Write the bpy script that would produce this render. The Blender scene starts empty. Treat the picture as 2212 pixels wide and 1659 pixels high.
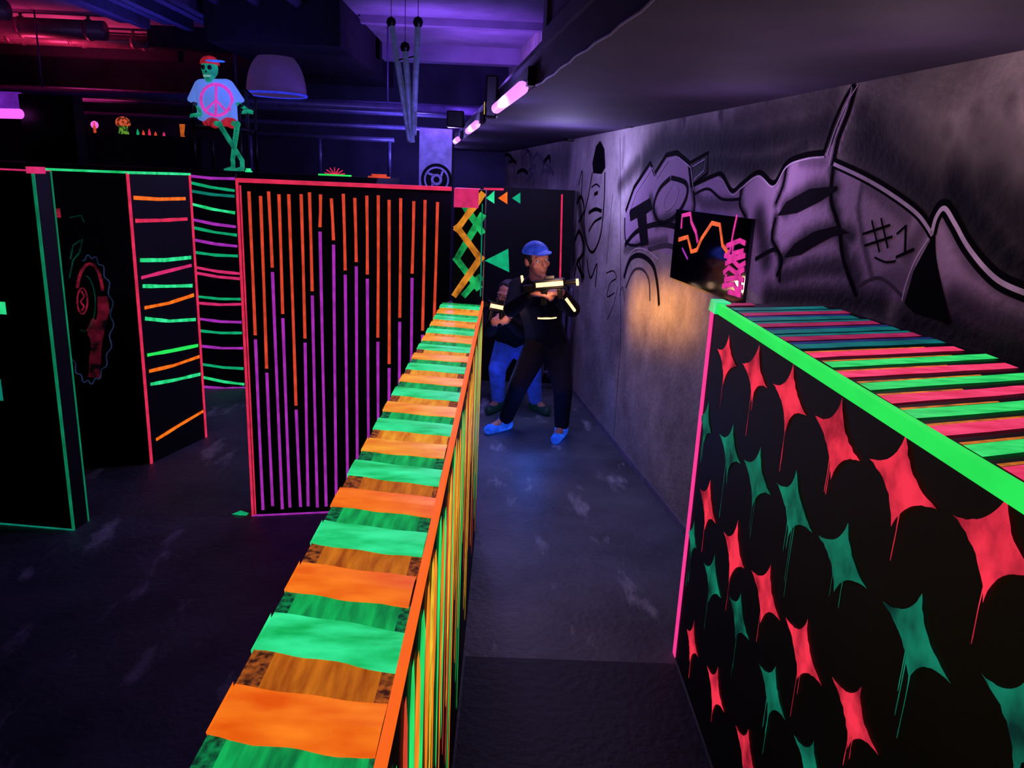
import bpy, bmesh, math, random
from mathutils import Vector, Matrix
from mathutils.bvhtree import BVHTree
random.seed(7)
SC = bpy.context.scene
SC.view_settings.view_transform = 'Standard'
COL = SC.collection

# ------------------------------------------------------------------ camera model: image pixels cast as rays onto assumed planes
H = 1.85                                  # eye height of the photographer
f = 1660; cx = 1106; cy = 829.5
Zc = -Vector((-275, -6204, -1660)).normalized()
Yc = Vector((1102-1106, 829.5-385, -1660)); Yc = (Yc-Zc*Yc.dot(Zc)).normalized()
Xc = Yc.cross(Zc)
EYE = Vector((0, 0, H))
def ray(px, py):
    d = Vector((px-cx, cy-py, -f)); return Vector((d.dot(Xc), d.dot(Yc), d.dot(Zc)))
def G(px, py, z=0.0):
    r = ray(px, py); return EYE+r*((z-H)/r.z)
def D(px, py, y):
    r = ray(px, py); return EYE+r*(y/r.y)
class Plane:
    """vertical surface through two floor points, normal facing n side"""
    def __init__(s, a, b, face=Vector((0, 0, 0))):
        s.a = Vector((a[0], a[1], 0)); b = Vector((b[0], b[1], 0))
        s.u = (b-s.a).normalized(); n = Vector((s.u.y, -s.u.x, 0))
        if (Vector((face[0], face[1], 0))-s.a).dot(n) < 0: n = -n
        s.n = n; s.len = (b-s.a).length
    def p(s, u, z, off=0.0): return s.a+s.u*u+Vector((0, 0, z))+s.n*off
    def hit(s, px, py, off=0.0):
        r = ray(px, py); t = (s.a-EYE).dot(s.n)/r.dot(s.n); return EYE+r*t+s.n*off
    def uz(s, px, py):
        h = s.hit(px, py); return (h-s.a).dot(s.u), h.z

# ------------------------------------------------------------------ materials
def lin(c):
    return tuple(((v/255)/12.92 if v/255 <= .04045 else ((v/255+.055)/1.055)**2.4) for v in c)+(1.0,)
MATS = {}
def base_mat(name):
    m = bpy.data.materials.new(name); m.use_nodes = True
    return m, m.node_tree, m.node_tree.nodes['Principled BSDF']
def neon(name, rgb, k=1.0, var=.3, scale=18, stretch=(1, 1, 1), rough=.6):
    if name in MATS: return MATS[name]
    m, nt, b = base_mat(name)
    c = lin(rgb)
    b.inputs['Base Color'].default_value = (c[0]*.4, c[1]*.4, c[2]*.4, 1)
    b.inputs['Roughness'].default_value = rough; b.inputs['Specular IOR Level'].default_value = .15
    b.inputs['Emission Color'].default_value = c
    tc = nt.nodes.new('ShaderNodeTexCoord'); mp = nt.nodes.new('ShaderNodeMapping'); mp.inputs['Scale'].default_value = stretch
    n = nt.nodes.new('ShaderNodeTexNoise')
    n.inputs['Scale'].default_value = scale; n.inputs['Detail'].default_value = 5
    mr = nt.nodes.new('ShaderNodeMapRange')
    mr.inputs['From Min'].default_value = .32; mr.inputs['From Max'].default_value = .66
    mr.inputs['To Min'].default_value = k*(1-var); mr.inputs['To Max'].default_value = k*(1+var*.3)
    nt.links.new(tc.outputs['Object'], mp.inputs['Vector']); nt.links.new(mp.outputs['Vector'], n.inputs['Vector'])
    nt.links.new(n.outputs['Fac'], mr.inputs['Value'])
    nt.links.new(mr.outputs['Result'], b.inputs['Emission Strength'])
    MATS[name] = m; return m
def mottled(name, rgb1, rgb2, k=1.0, scale=60, lo=.45, hi=.55, stretch=(1, 1, 1), rough=.7):
    if name in MATS: return MATS[name]
    m, nt, b = base_mat(name)
    tc = nt.nodes.new('ShaderNodeTexCoord'); n = nt.nodes.new('ShaderNodeTexNoise')
    mp = nt.nodes.new('ShaderNodeMapping'); mp.inputs['Scale'].default_value = stretch
    n.inputs['Scale'].default_value = scale; n.inputs['Detail'].default_value = 7
    r = nt.nodes.new('ShaderNodeValToRGB')
    r.color_ramp.elements[0].position = lo; r.color_ramp.elements[0].color = lin(rgb1)
    r.color_ramp.elements[1].position = hi; r.color_ramp.elements[1].color = lin(rgb2)
    nt.links.new(tc.outputs['Object'], mp.inputs['Vector']); nt.links.new(mp.outputs['Vector'], n.inputs['Vector']); nt.links.new(n.outputs['Fac'], r.inputs['Fac'])
    nt.links.new(r.outputs['Color'], b.inputs['Emission Color'])
    b.inputs['Emission Strength'].default_value = k
    mu = nt.nodes.new('ShaderNodeMix'); mu.data_type = 'RGBA'; mu.inputs[0].default_value = .6; mu.inputs[7].default_value = (0, 0, 0, 1)
    nt.links.new(r.outputs['Color'], mu.inputs[6]); nt.links.new(mu.outputs[2], b.inputs['Base Color'])
    b.inputs['Roughness'].default_value = rough; b.inputs['Specular IOR Level'].default_value = .15
    MATS[name] = m; return m
def solid(name, rgb, rough=.7, metal=0, var=.25, scale=12, bump=.0, emis=0, spec=.5):
    if name in MATS: return MATS[name]
    m, nt, b = base_mat(name)
    c = lin(rgb)
    tc = nt.nodes.new('ShaderNodeTexCoord'); n = nt.nodes.new('ShaderNodeTexNoise')
    n.inputs['Scale'].default_value = scale; n.inputs['Detail'].default_value = 8
    r = nt.nodes.new('ShaderNodeValToRGB')
    r.color_ramp.elements[0].position = .3; r.color_ramp.elements[0].color = tuple(v*(1-var) for v in c[:3])+(1,)
    r.color_ramp.elements[1].position = .7; r.color_ramp.elements[1].color = tuple(min(1, v*(1+var)) for v in c[:3])+(1,)
    nt.links.new(tc.outputs['Object'], n.inputs['Vector']); nt.links.new(n.outputs['Fac'], r.inputs['Fac'])
    nt.links.new(r.outputs['Color'], b.inputs['Base Color'])
    b.inputs['Roughness'].default_value = rough; b.inputs['Metallic'].default_value = metal
    b.inputs['Specular IOR Level'].default_value = spec
    if emis:
        b.inputs['Emission Color'].default_value = c; b.inputs['Emission Strength'].default_value = emis
    if bump:
        bp = nt.nodes.new('ShaderNodeBump'); bp.inputs['Strength'].default_value = bump; bp.inputs['Distance'].default_value = .01
        nt.links.new(n.outputs['Fac'], bp.inputs['Height']); nt.links.new(bp.outputs['Normal'], b.inputs['Normal'])
    MATS[name] = m; return m

BLACK = solid('black_painted_board', (10, 9, 15), .6, var=.5, scale=5, bump=.2, spec=.2)
BLACKM = solid('black_metal', (14, 14, 18), .4, .3)
BLACKC = solid('black_cloth', (16, 15, 22), .9, spec=.2)
ORANGE = mottled('orange_tape', (226, 84, 8), (255, 130, 30), 1.0, 11, .3, .7, (1, 2.5, 1), .4)
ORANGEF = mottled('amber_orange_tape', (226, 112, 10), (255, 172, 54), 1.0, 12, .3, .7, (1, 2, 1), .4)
GREEN = mottled('mint_green_tape', (14, 176, 84), (58, 246, 160), .98, 11, .32, .68, (1, 2.5, 1), .4)
GREENB = neon('bright_green_tape', (38, 232, 88), 1.0, .15, 5)
TEAL = neon('teal_tape', (14, 135, 112), .8, .3)
TEALG = neon('sea_green_tape', (18, 185, 120), .8, .3)
PINKR = neon('coral_pink_tape', (238, 48, 88), .85, .3)
HOT = neon('hot_pink_tape', (250, 60, 150), 1.0, .12)
PINK = neon('rose_tape', (235, 50, 118), .8, .3)
MAG = neon('magenta_tape', (178, 50, 190), .82, .3)
OLINE = neon('red_orange_tape', (230, 74, 48), .85, .3)
BROWN = mottled('dull_orange_fabric', (150, 62, 12), (218, 122, 26), .9, 16, .3, .7, (4, .6, 1))
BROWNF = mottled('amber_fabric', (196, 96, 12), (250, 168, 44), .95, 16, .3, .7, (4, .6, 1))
DGREEN = mottled('dull_green_fabric', (10, 116, 60), (22, 198, 98), .9, 16, .3, .7, (4, .6, 1))
MBROWN = mottled('mottled_brown_tape', (62, 28, 18), (176, 88, 30), .85, 90, .38, .62)
MGREEN = mottled('mottled_green_tape', (10, 54, 40), (16, 138, 76), .85, 90, .38, .62)
STRED = mottled('red_spray_star', (128, 20, 38), (250, 52, 78), .92, 9, .34, .60)
STGRN = mottled('green_spray_star', (4, 46, 42), (16, 130, 102), .85, 9, .34, .64)

# ------------------------------------------------------------------ mesh helpers
class MB:
    def __init__(s): s.v = []; s.f = []; s.m = []; s.mats = []
    def mi(s, mat):
        if mat not in s.mats: s.mats.append(mat)
        return s.mats.index(mat)
    def poly(s, pts, mat):
        i = len(s.v); s.v += [Vector(p) for p in pts]; s.f.append(list(range(i, i+len(pts)))); s.m.append(s.mi(mat))
    def hexa(s, b, t, mat):   # bottom ring, top ring (same count)
        i = len(s.v); n = len(b); s.v += [Vector(p) for p in b]+[Vector(p) for p in t]; k = s.mi(mat)
        s.f.append([i+j for j in reversed(range(n))]); s.f.append([i+n+j for j in range(n)])
        s.m += [k, k]
        for j in range(n):
            s.f.append([i+j, i+(j+1) % n, i+n+(j+1) % n, i+n+j]); s.m.append(k)
    def box(s, a, b, mat):
        x0, y0, z0 = a; x1, y1, z1 = b
        s.hexa([(x0, y0, z0), (x1, y0, z0), (x1, y1, z0), (x0, y1, z0)], [(x0, y0, z1), (x1, y0, z1), (x1, y1, z1), (x0, y1, z1)], mat)
    def slab(s, pl, u0, u1, z0, z1, o0, o1, mat):
        s.hexa([pl.p(u0, z0, o0), pl.p(u1, z0, o0), pl.p(u1, z0, o1), pl.p(u0, z0, o1)],
               [pl.p(u0, z1, o0), pl.p(u1, z1, o0), pl.p(u1, z1, o1), pl.p(u0, z1, o1)], mat)
    def ribbon(s, pts, w, n, mat, taper=None):
        pts = [Vector(p) for p in pts]; n = Vector(n); L = []; R = []
        for i, p in enumerate(pts):
            a = pts[max(0, i-1)]; b = pts[min(len(pts)-1, i+1)]
            t = (b-a)
            if t.length < 1e-6: t = Vector((0, 0, 1))
            t.normalize(); sd = t.cross(n).normalized()
            ww = w if taper is None else w*taper[i]
            L.append(p+sd*ww/2); R.append(p-sd*ww/2)
        for i in range(len(pts)-1): s.poly([L[i], L[i+1], R[i+1], R[i]], mat)
    def tube(s, pts, r, mat, n=10):
        pts = [Vector(p) for p in pts]; rings = []; k = s.mi(mat)
        up = Vector((0, 0, 1))
        for i, p in enumerate(pts):
            a = pts[max(0, i-1)]; b = pts[min(len(pts)-1, i+1)]; t = (b-a).normalized()
            e1 = t.cross(up)
            if e1.length < .05: e1 = t.cross(Vector((1, 0, 0)))
            e1.normalize(); e2 = t.cross(e1)
            rr = r[i] if isinstance(r, (list, tuple)) else r
            base = len(s.v)
            for j in range(n):
                an = 2*math.pi*j/n; s.v.append(p+e1*math.cos(an)*rr+e2*math.sin(an)*rr)
            rings.append(base)
        for a, b in zip(rings, rings[1:]):
            for j in range(n):
                s.f.append([a+j, a+(j+1) % n, b+(j+1) % n, b+j]); s.m.append(k)
        s.f.append([rings[0]+j for j in reversed(range(n))]); s.f.append([rings[-1]+j for j in range(n)]); s.m += [k, k]
    def lathe(s, c, prof, mat, n=32):
        c = Vector(c); k = s.mi(mat); rings = []
        for r, z in prof:
            b = len(s.v); rings.append(b)
            for j in range(n):
                an = 2*math.pi*j/n; s.v.append(c+Vector((r*math.cos(an), r*math.sin(an), z)))
        for a, b in zip(rings, rings[1:]):
            for j in range(n): s.f.append([a+j, a+(j+1) % n, b+(j+1) % n, b+j]); s.m.append(k)
        s.f.append([rings[0]+j for j in range(n)]); s.f.append([rings[-1]+j for j in range(n)]); s.m += [k, k]

def finish(ob, loc, parent, label, cat, kind, group):
    if parent is not None:
        ob.parent = parent
        ob.matrix_parent_inverse = Matrix.Translation(-Vector(parent['_loc']))
    if label: ob['label'] = label
    if cat: ob['category'] = cat
    if kind: ob['kind'] = kind
    if group: ob['group'] = group
def make(name, mb, parent=None, label=None, cat=None, kind=None, group=None, smooth=False, bevel=0, loc=None):
    if loc is None:
        xs = [v.x for v in mb.v]; ys = [v.y for v in mb.v]; zs = [v.z for v in mb.v]
        loc = Vector(((min(xs)+max(xs))/2, (min(ys)+max(ys))/2, min(zs)))
    me = bpy.data.meshes.new(name); me.from_pydata([v-loc for v in mb.v], [], mb.f)
    for m in mb.mats: me.materials.append(m)
    me.polygons.foreach_set('material_index', mb.m)
    if smooth: me.polygons.foreach_set('use_smooth', [True]*len(me.polygons))
    me.update()
    ob = bpy.data.objects.new(name, me); COL.objects.link(ob); ob.location = loc
    ob['_loc'] = tuple(loc)
    if bevel:
        bv = ob.modifiers.new('bevel', 'BEVEL'); bv.width = bevel; bv.segments = 2; bv.limit_method = 'ANGLE'
    finish(ob, loc, parent, label, cat, kind, group)
    return ob
def empty(name, loc, label, cat, group=None):
    ob = bpy.data.objects.new(name, None); COL.objects.link(ob); ob.location = loc; ob.empty_display_size = .1
    ob['_loc'] = tuple(loc); finish(ob, loc, None, label, cat, None, group); return ob

# organic surfaces: hulls of sphere pairs fused by a voxel remesh
def sph(c, r, axes=None, n=2):
    bm = bmesh.new(); bmesh.ops.create_icosphere(bm, subdivisions=n, radius=1)
    if not isinstance(r, (tuple, list)): r = (r, r, r)
    out = []
    for v in bm.verts:
        p = Vector((v.co.x*r[0], v.co.y*r[1], v.co.z*r[2]))
        if axes: p = axes[0]*p.x+axes[1]*p.y+axes[2]*p.z
        out.append(Vector(c)+p)
    bm.free(); return out
def fuse(name, caps, mat, voxel=.008, smooth=4, parent=None, label=None, cat=None, group=None, loc=None):
    bm = bmesh.new()
    for cpts in caps:
        t = bmesh.new()
        for p in cpts: t.verts.new(p)
        r = bmesh.ops.convex_hull(t, input=t.verts)
        dead = list({g for g in r['geom_interior']+r['geom_unused'] if isinstance(g, bmesh.types.BMVert)})
        bmesh.ops.delete(t, geom=dead, context='VERTS')
        bmesh.ops.recalc_face_normals(t, faces=t.faces)
        tm = bpy.data.meshes.new('t'); t.to_mesh(tm); t.free(); bm.from_mesh(tm); bpy.data.meshes.remove(tm)
    me = bpy.data.meshes.new('t'); bm.to_mesh(me); bm.free()
    ob = bpy.data.objects.new('t', me); COL.objects.link(ob)
    md = ob.modifiers.new('r', 'REMESH'); md.mode = 'VOXEL'; md.voxel_size = voxel; md.use_smooth_shade = True
    if smooth:
        sm = ob.modifiers.new('s', 'SMOOTH'); sm.iterations = smooth; sm.factor = .5
    dg = bpy.context.evaluated_depsgraph_get()
    me2 = bpy.data.meshes.new_from_object(ob.evaluated_get(dg))
    bpy.data.objects.remove(ob); bpy.data.meshes.remove(me)
    if loc is None:
        cs = [v.co for v in me2.vertices]
        loc = Vector((sum(c.x for c in cs)/len(cs), sum(c.y for c in cs)/len(cs), min(c.z for c in cs)))
    me2.transform(Matrix.Translation(-Vector(loc)))
    me2.name = name; me2.materials.clear(); me2.materials.append(mat)
    for p in me2.polygons: p.use_smooth = True; p.material_index = 0
    o = bpy.data.objects.new(name, me2); COL.objects.link(o); o.location = loc; o['_loc'] = tuple(loc)
    finish(o, loc, parent, label, cat, None, group); return o
def cap(a, ra, b, rb): return sph(a, ra)+sph(b, rb)

# ================================================================== ROOM SHELL
CEIL = 3.5; BACK = 12.0; LEFTX = -8.6
WA = G(1240, 850); WB = G(1470, 1140)
W = Plane(WB, WA)                          # u runs away from the camera
def wx(y):  return WA.x+(WB.x-WA.x)*(y-WA.y)/(WB.y-WA.y)

def floor_material(name, c0, c1, c2, rough, s0=.58, s1=.72):
    m, nt, b = base_mat(name); tc = nt.nodes.new('ShaderNodeTexCoord')
    n1 = nt.nodes.new('ShaderNodeTexNoise'); n1.inputs['Scale'].default_value = 1.3; n1.inputs['Detail'].default_value = 12; n1.inputs['Roughness'].default_value = .66
    r1 = nt.nodes.new('ShaderNodeValToRGB'); r1.color_ramp.elements[0].position = .34; r1.color_ramp.elements[0].color = lin(c0); r1.color_ramp.elements[1].position = .66; r1.color_ramp.elements[1].color = lin(c1)
    mp = nt.nodes.new('ShaderNodeMapping'); mp.inputs['Scale'].default_value = (2.6, .9, 1); mp.inputs['Rotation'].default_value = (0, 0, .4)
    n3 = nt.nodes.new('ShaderNodeTexNoise'); n3.inputs['Scale'].default_value = 1.7; n3.inputs['Detail'].default_value = 9; n3.inputs['Roughness'].default_value = .62
    r3 = nt.nodes.new('ShaderNodeValToRGB'); r3.color_ramp.elements[0].position = s0; r3.color_ramp.elements[0].color = (0, 0, 0, 1); r3.color_ramp.elements[1].position = s1; r3.color_ramp.elements[1].color = (.9, .9, .9, 1)
    mx = nt.nodes.new('ShaderNodeMix'); mx.data_type = 'RGBA'; mx.inputs[7].default_value = lin(c2)
    n2 = nt.nodes.new('ShaderNodeTexNoise'); n2.inputs['Scale'].default_value = 30; n2.inputs['Detail'].default_value = 8
    bp = nt.nodes.new('ShaderNodeBump'); bp.inputs['Strength'].default_value = .5; bp.inputs['Distance'].default_value = .012
    L = nt.links.new
    L(tc.outputs['Object'], n1.inputs['Vector']); L(tc.outputs['Object'], n2.inputs['Vector']); L(tc.outputs['Object'], mp.inputs['Vector']); L(mp.outputs['Vector'], n3.inputs['Vector'])
    L(n1.outputs['Fac'], r1.inputs['Fac']); L(n3.outputs['Fac'], r3.inputs['Fac']); L(r3.outputs['Color'], mx.inputs[0]); L(r1.outputs['Color'], mx.inputs[6]); L(mx.outputs[2], b.inputs['Base Color'])
    L(n2.outputs['Fac'], bp.inputs['Height']); L(bp.outputs['Normal'], b.inputs['Normal'])
    b.inputs['Roughness'].default_value = rough; b.inputs['Specular IOR Level'].default_value = .3; return m
FLOORM = floor_material('worn_concrete_floor', (56, 62, 70), (102, 110, 118), (185, 195, 200), .5)
mb = MB(); mb.box((LEFTX, -2, -.1), (3, BACK, 0), FLOORM); make('floor', mb, kind='structure', loc=Vector((0, 0, 0)))
DARKF = floor_material('dark_floor_surface', (20, 21, 30), (34, 35, 48), (60, 62, 80), .6, .64, .76)
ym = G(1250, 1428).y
mb = MB(); mb.box((-.10, -.5, 0), (.74, ym, .004), DARKF); make('dark_floor_sheet', mb, label='dark worn sheet over the floor between the two low partitions', cat='mat')  # thin dark sheet put down to make the near floor darker

CEILM = solid('painted_concrete_ceiling', (126, 118, 138), .8, var=.3, scale=2, bump=.3, spec=.2)
DARKW = solid('dark_painted_wall', (46, 44, 64), .8, var=.4, scale=2, bump=.3, spec=.2)
mb = MB(); mb.box((LEFTX, -2, CEIL), (3, BACK, CEIL+.1), CEILM); make('ceiling', mb, kind='structure')
mb = MB(); mb.box((LEFTX, BACK, 0), (3, BACK+.1, CEIL), DARKW); make('wall_back', mb, kind='structure')
mb = MB(); mb.box((LEFTX-.1, -2, 0), (LEFTX, BACK, CEIL), DARKW); make('wall_left', mb, kind='structure')

# right wall with soft sprayed shading stored as a colour attribute
m, nt, b = base_mat('sprayed_concrete_wall'); tc = nt.nodes.new('ShaderNodeTexCoord')
at = nt.nodes.new('ShaderNodeAttribute'); at.attribute_name = 'spray'
at2 = nt.nodes.new('ShaderNodeAttribute'); at2.attribute_name = 'fill'
n1 = nt.nodes.new('ShaderNodeTexNoise'); n1.inputs['Scale'].default_value = 2.6; n1.inputs['Detail'].default_value = 12; n1.inputs['Roughness'].default_value = .72
r1 = nt.nodes.new('ShaderNodeValToRGB'); r1.color_ramp.elements[0].position = .25; r1.color_ramp.elements[0].color = lin((104, 96, 96)); r1.color_ramp.elements[1].position = .75; r1.color_ramp.elements[1].color = lin((192, 180, 176))
mf = nt.nodes.new('ShaderNodeMix'); mf.data_type = 'RGBA'; mf.inputs[7].default_value = lin((160, 130, 166))
mx = nt.nodes.new('ShaderNodeMix'); mx.data_type = 'RGBA'; mx.inputs[7].default_value = lin((8, 7, 11))
nt.links.new(tc.outputs['Object'], n1.inputs['Vector']); nt.links.new(n1.outputs['Fac'], r1.inputs['Fac'])
nt.links.new(r1.outputs['Color'], mf.inputs[6]); nt.links.new(at2.outputs['Fac'], mf.inputs[0]); nt.links.new(mf.outputs[2], mx.inputs[6])
nt.links.new(at.outputs['Fac'], mx.inputs[0]); nt.links.new(mx.outputs[2], b.inputs['Base Color'])
b.inputs['Roughness'].default_value = .7; b.inputs['Specular IOR Level'].default_value = .06
n5 = nt.nodes.new('ShaderNodeTexNoise'); n5.inputs['Scale'].default_value = 42; n5.inputs['Detail'].default_value = 8; nt.links.new(tc.outputs['Object'], n5.inputs['Vector'])
bp0 = nt.nodes.new('ShaderNodeBump'); bp0.inputs['Strength'].default_value = .5; bp0.inputs['Distance'].default_value = .012; nt.links.new(n5.outputs['Fac'], bp0.inputs['Height'])
bp = nt.nodes.new('ShaderNodeBump'); bp.inputs['Strength'].default_value = .5; bp.inputs['Distance'].default_value = .02
nt.links.new(n1.outputs['Fac'], bp.inputs['Height']); nt.links.new(bp0.outputs['Normal'], bp.inputs['Normal']); nt.links.new(bp.outputs['Normal'], b.inputs['Normal'])
WALLM = m
U0 = -(WB.y+1.5)/abs(W.u.y); U1 = (BACK-WB.y)/abs(W.u.y)
NU = 1100; NZ = 280
LET = [[(1352, 456), (1370, 405), (1405, 352), (1414, 376), (1440, 335), (1462, 330), (1488, 352), (1494, 402), (1548, 378), (1580, 410), (1604, 396), (1640, 372), (1672, 395), (1700, 352), (1740, 335), (1782, 330), (1806, 300), (1825, 215), (1850, 178), (1846, 230), (1820, 300), (1803, 354),
        (1870, 384), (1930, 420), (1985, 462), (2014, 508), (1975, 590), (1952, 655), (1850, 645), (1640, 640), (1500, 560), (1350, 530)],
       [(2014, 508), (2024, 468), (2042, 448), (2064, 480), (2092, 530), (2132, 582), (2172, 614), (2230, 636), (2260, 760), (2120, 715), (2052, 694), (2035, 640)]]
LUV = [[W.uz(*p) for p in L_] for L_ in LET]
def inside(u, z, poly):
    c = False; n = len(poly); j = n-1
    for i in range(n):
        if (poly[i][1] > z) != (poly[j][1] > z) and u < (poly[j][0]-poly[i][0])*(z-poly[i][1])/(poly[j][1]-poly[i][1])+poly[i][0]: c = not c
        j = i
    return c
blobs = []
def soft(pts, r, s, ins=False):
    q = [W.uz(*p) for p in pts]
    for a, c in zip(q, q[1:] if len(q) > 1 else q):
        k = max(1, int(math.dist(a, c)/(r*.4)))
        for i in range(k+1):
            t = i/k; blobs.append((a[0]+(c[0]-a[0])*t, a[1]+(c[1]-a[1])*t, r*random.uniform(.85, 1.15), s, ins))
# dark smoke behind the letters
soft([(1395, 350), (1430, 316), (1500, 314), (1600, 312), (1700, 296), (1780, 280)], .12, .96)
soft([(1500, 360), (1560, 350), (1620, 360), (1680, 350), (1740, 312)], .09, .98)
soft([(1340, 400), (1380, 350)], .06, .8)
soft([(1590, 270), (1700, 245), (1790, 225)], .09, .8)
for x, y_, h_ in ((1480, 300, 50), (1560, 290, 44), (1660, 270, 56), (1740, 250, 48), (1620, 280, 36), (1780, 240, 50), (1440, 312, 30)): soft([(x, y_), (x-3, y_-h_)], .04, .75)
soft([(1900, 205), (2000, 190), (2120, 150)], .12, .3)
soft([(1862, 250), (1880, 330)], .08, .9)
soft([(1870, 310), (1940, 370), (2010, 430), (2050, 410)], .13, .97)
soft([(1930, 300), (2000, 360), (2070, 400)], .10, .8)
soft([(2060, 410), (2120, 490), (2180, 560), (2260, 600)], .13, 1)
soft([(2130, 420), (2260, 520)], .15, .97)
soft([(2120, 330), (2230, 380)], .12, .75)
soft([(2130, 250), (2212, 200)], .08, .4)
for x, y_, h_ in ((1900, 300, 60), (1960, 330, 70), (2040, 350, 60), (2110, 330, 90), (2180, 340, 120)): soft([(x, y_), (x+2, y_-h_)], .04, .6)
# shading inside the letters
soft([(1695, 450), (1750, 415), (1805, 410)], .042, .94, True)
soft([(1690, 560), (1740, 515), (1800, 495), (1840, 510)], .038, .94, True)
soft([(1690, 600), (1750, 580), (1840, 575), (1850, 600)], .045, .9, True)
soft([(1660, 640), (1760, 640), (1900, 655)], .06, .95, True)
soft([(1405, 430), (1420, 480), (1460, 470)], .04, .9, True)
soft([(1500, 420), (1520, 440), (1600, 440)], .035, .75, True)
soft([(1640, 470), (1655, 560)], .06, .92, True)
soft([(1676, 470), (1668, 520), (1688, 562), (1680, 594)], .026, .95, True)
soft([(1700, 356), (1692, 400), (1676, 440)], .022, .9, True)
soft([(1604, 400), (1598, 440), (1612, 470)], .022, .9, True)
soft([(1494, 402), (1500, 440), (1494, 470)], .024, .9, True)
soft([(1350, 540), (1380, 530), (1440, 520)], .03, .75, True)
soft([(1870, 395), (1960, 470)], .030, .6, True)
soft([(1862, 400), (1854, 450), (1864, 520), (1884, 600)], .014, .75, True)
soft([(1990, 500), (1960, 560)], .03, .65, True)
soft([(1800, 360), (1796, 420), (1812, 490), (1850, 640)], .032, .97, True)
soft([(1900, 620), (1960, 600)], .05, .6, True)
soft([(1730, 350), (1780, 350)], .02, .5, True)
soft([(1960, 690), (2060, 712), (2212, 770)], .10, .97, True)
soft([(2060, 650), (2120, 690), (2212, 720)], .06, .9, True)
soft([(2050, 470), (2100, 570), (2200, 650)], .03, .65, True)
# far part
soft([(1250, 430), (1262, 520), (1258, 590)], .07, .9)
soft([(1235, 480), (1240, 560)], .10, .9)
soft([(1225, 350), (1150, 350), (1080, 350)], .2, .8)
soft([(1180, 380), (1080, 385)], .2, .8)
soft([(1345, 360), (1348, 300)], .03, .4)
du = (U1-U0)/NU; dz = CEIL/NZ
dark = [[0.0]*(NZ+1) for _ in range(NU+1)]
fill = [[0.0]*(NZ+1) for _ in range(NU+1)]
bbs = [(min(p[0] for p in L_), max(p[0] for p in L_), min(p[1] for p in L_), max(p[1] for p in L_)) for L_ in LUV]
for i in range(NU+1):
    u = U0+i*du
    if all(u < b_[0] or u > b_[1] for b_ in bbs): continue
    for j in range(NZ+1):
        z = j*dz
        for L_, b_ in zip(LUV, bbs):
            if b_[0] <= u <= b_[1] and b_[2] <= z <= b_[3] and inside(u, z, L_): fill[i][j] = .8
for (bu, bz, r, s, ins) in blobs:
    i0 = int((bu-2.0*r-U0)/du); i1 = int((bu+2.0*r-U0)/du)+1
    j0 = int((bz-2.0*r)/dz); j1 = int((bz+2.0*r)/dz)+1
    for i in range(max(0, i0), min(NU, i1)+1):
        for j in range(max(0, j0), min(NZ, j1)+1):
            if not ins and fill[i][j] > 0: continue
            d2 = ((U0+i*du-bu)**2+(j*dz-bz)**2)/(r*r)
            v = s*math.exp(-d2*(.35+.35*d2))
            if v > dark[i][j]: dark[i][j] = v
mb = MB()
for i in range(NU+1):
    for j in range(NZ+1): mb.v.append(W.p(U0+i*du, j*dz))
k = mb.mi(WALLM)
for i in range(NU):
    for j in range(NZ):
        a = i*(NZ+1)+j; mb.f.append([a, a+1, a+NZ+2, a+NZ+1]); mb.m.append(k)
wr = make('wall_right', mb, kind='structure', loc=Vector((WB.x, WB.y, 0)))
att = wr.data.attributes.new('spray', 'FLOAT', 'POINT')
att.data.foreach_set('value', [dark[i][j] for i in range(NU+1) for j in range(NZ+1)])
att = wr.data.attributes.new('fill', 'FLOAT', 'POINT')
att.data.foreach_set('value', [fill[i][j] for i in range(NU+1) for j in range(NZ+1)])

mb = MB(); mb.slab(W, U0, U1, 0, .04, 0, .01, solid('baseboard_paint', (110, 104, 124), .6)); make('baseboard_right', mb, kind='structure')

# soffit slab above the corridor
def ex(y): return .09-.12*(y-3.4)
SOFM = solid('soffit_plaster', (62, 54, 76), .8, var=.3, scale=2, bump=.2, spec=.15)
mb = MB()
mb.hexa([(ex(-1.5), -1.5, 2.22), (wx(-1.5), -1.5, 2.22), (wx(BACK), BACK, 2.22), (ex(BACK), BACK, 2.22)],
        [(ex(-1.5), -1.5, 2.36), (wx(-1.5), -1.5, 2.36), (wx(BACK), BACK, 2.36), (ex(BACK), BACK, 2.36)], SOFM)
make('trim_1', mb, kind='structure', label='lowered plaster ceiling slab above the corridor')
FASM = solid('fascia_panel', (84, 76, 118), .6, var=.3, scale=3, spec=.2)
mb = MB()
mb.hexa([(ex(-1.5), -1.5, 2.36), (ex(-1.5)+.06, -1.5, 2.36), (ex(3.2)+.06, 3.2, 2.36), (ex(3.2), 3.2, 2.36)],
        [(ex(-1.5), -1.5, CEIL), (ex(-1.5)+.06, -1.5, CEIL), (ex(3.2)+.06, 3.2, CEIL), (ex(3.2), 3.2, CEIL)], FASM)
for ya in (3.12, 2.2):
    mb.hexa([(ex(ya)-.012, ya, 2.36), (ex(ya), ya, 2.36), (ex(ya+.08), ya+.08, 2.36), (ex(ya+.08)-.012, ya+.08, 2.36)], [(ex(ya)-.012, ya, CEIL), (ex(ya), ya, CEIL), (ex(ya+.08), ya+.08, CEIL), (ex(ya+.08)-.012, ya+.08, CEIL)], FASM)
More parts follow.
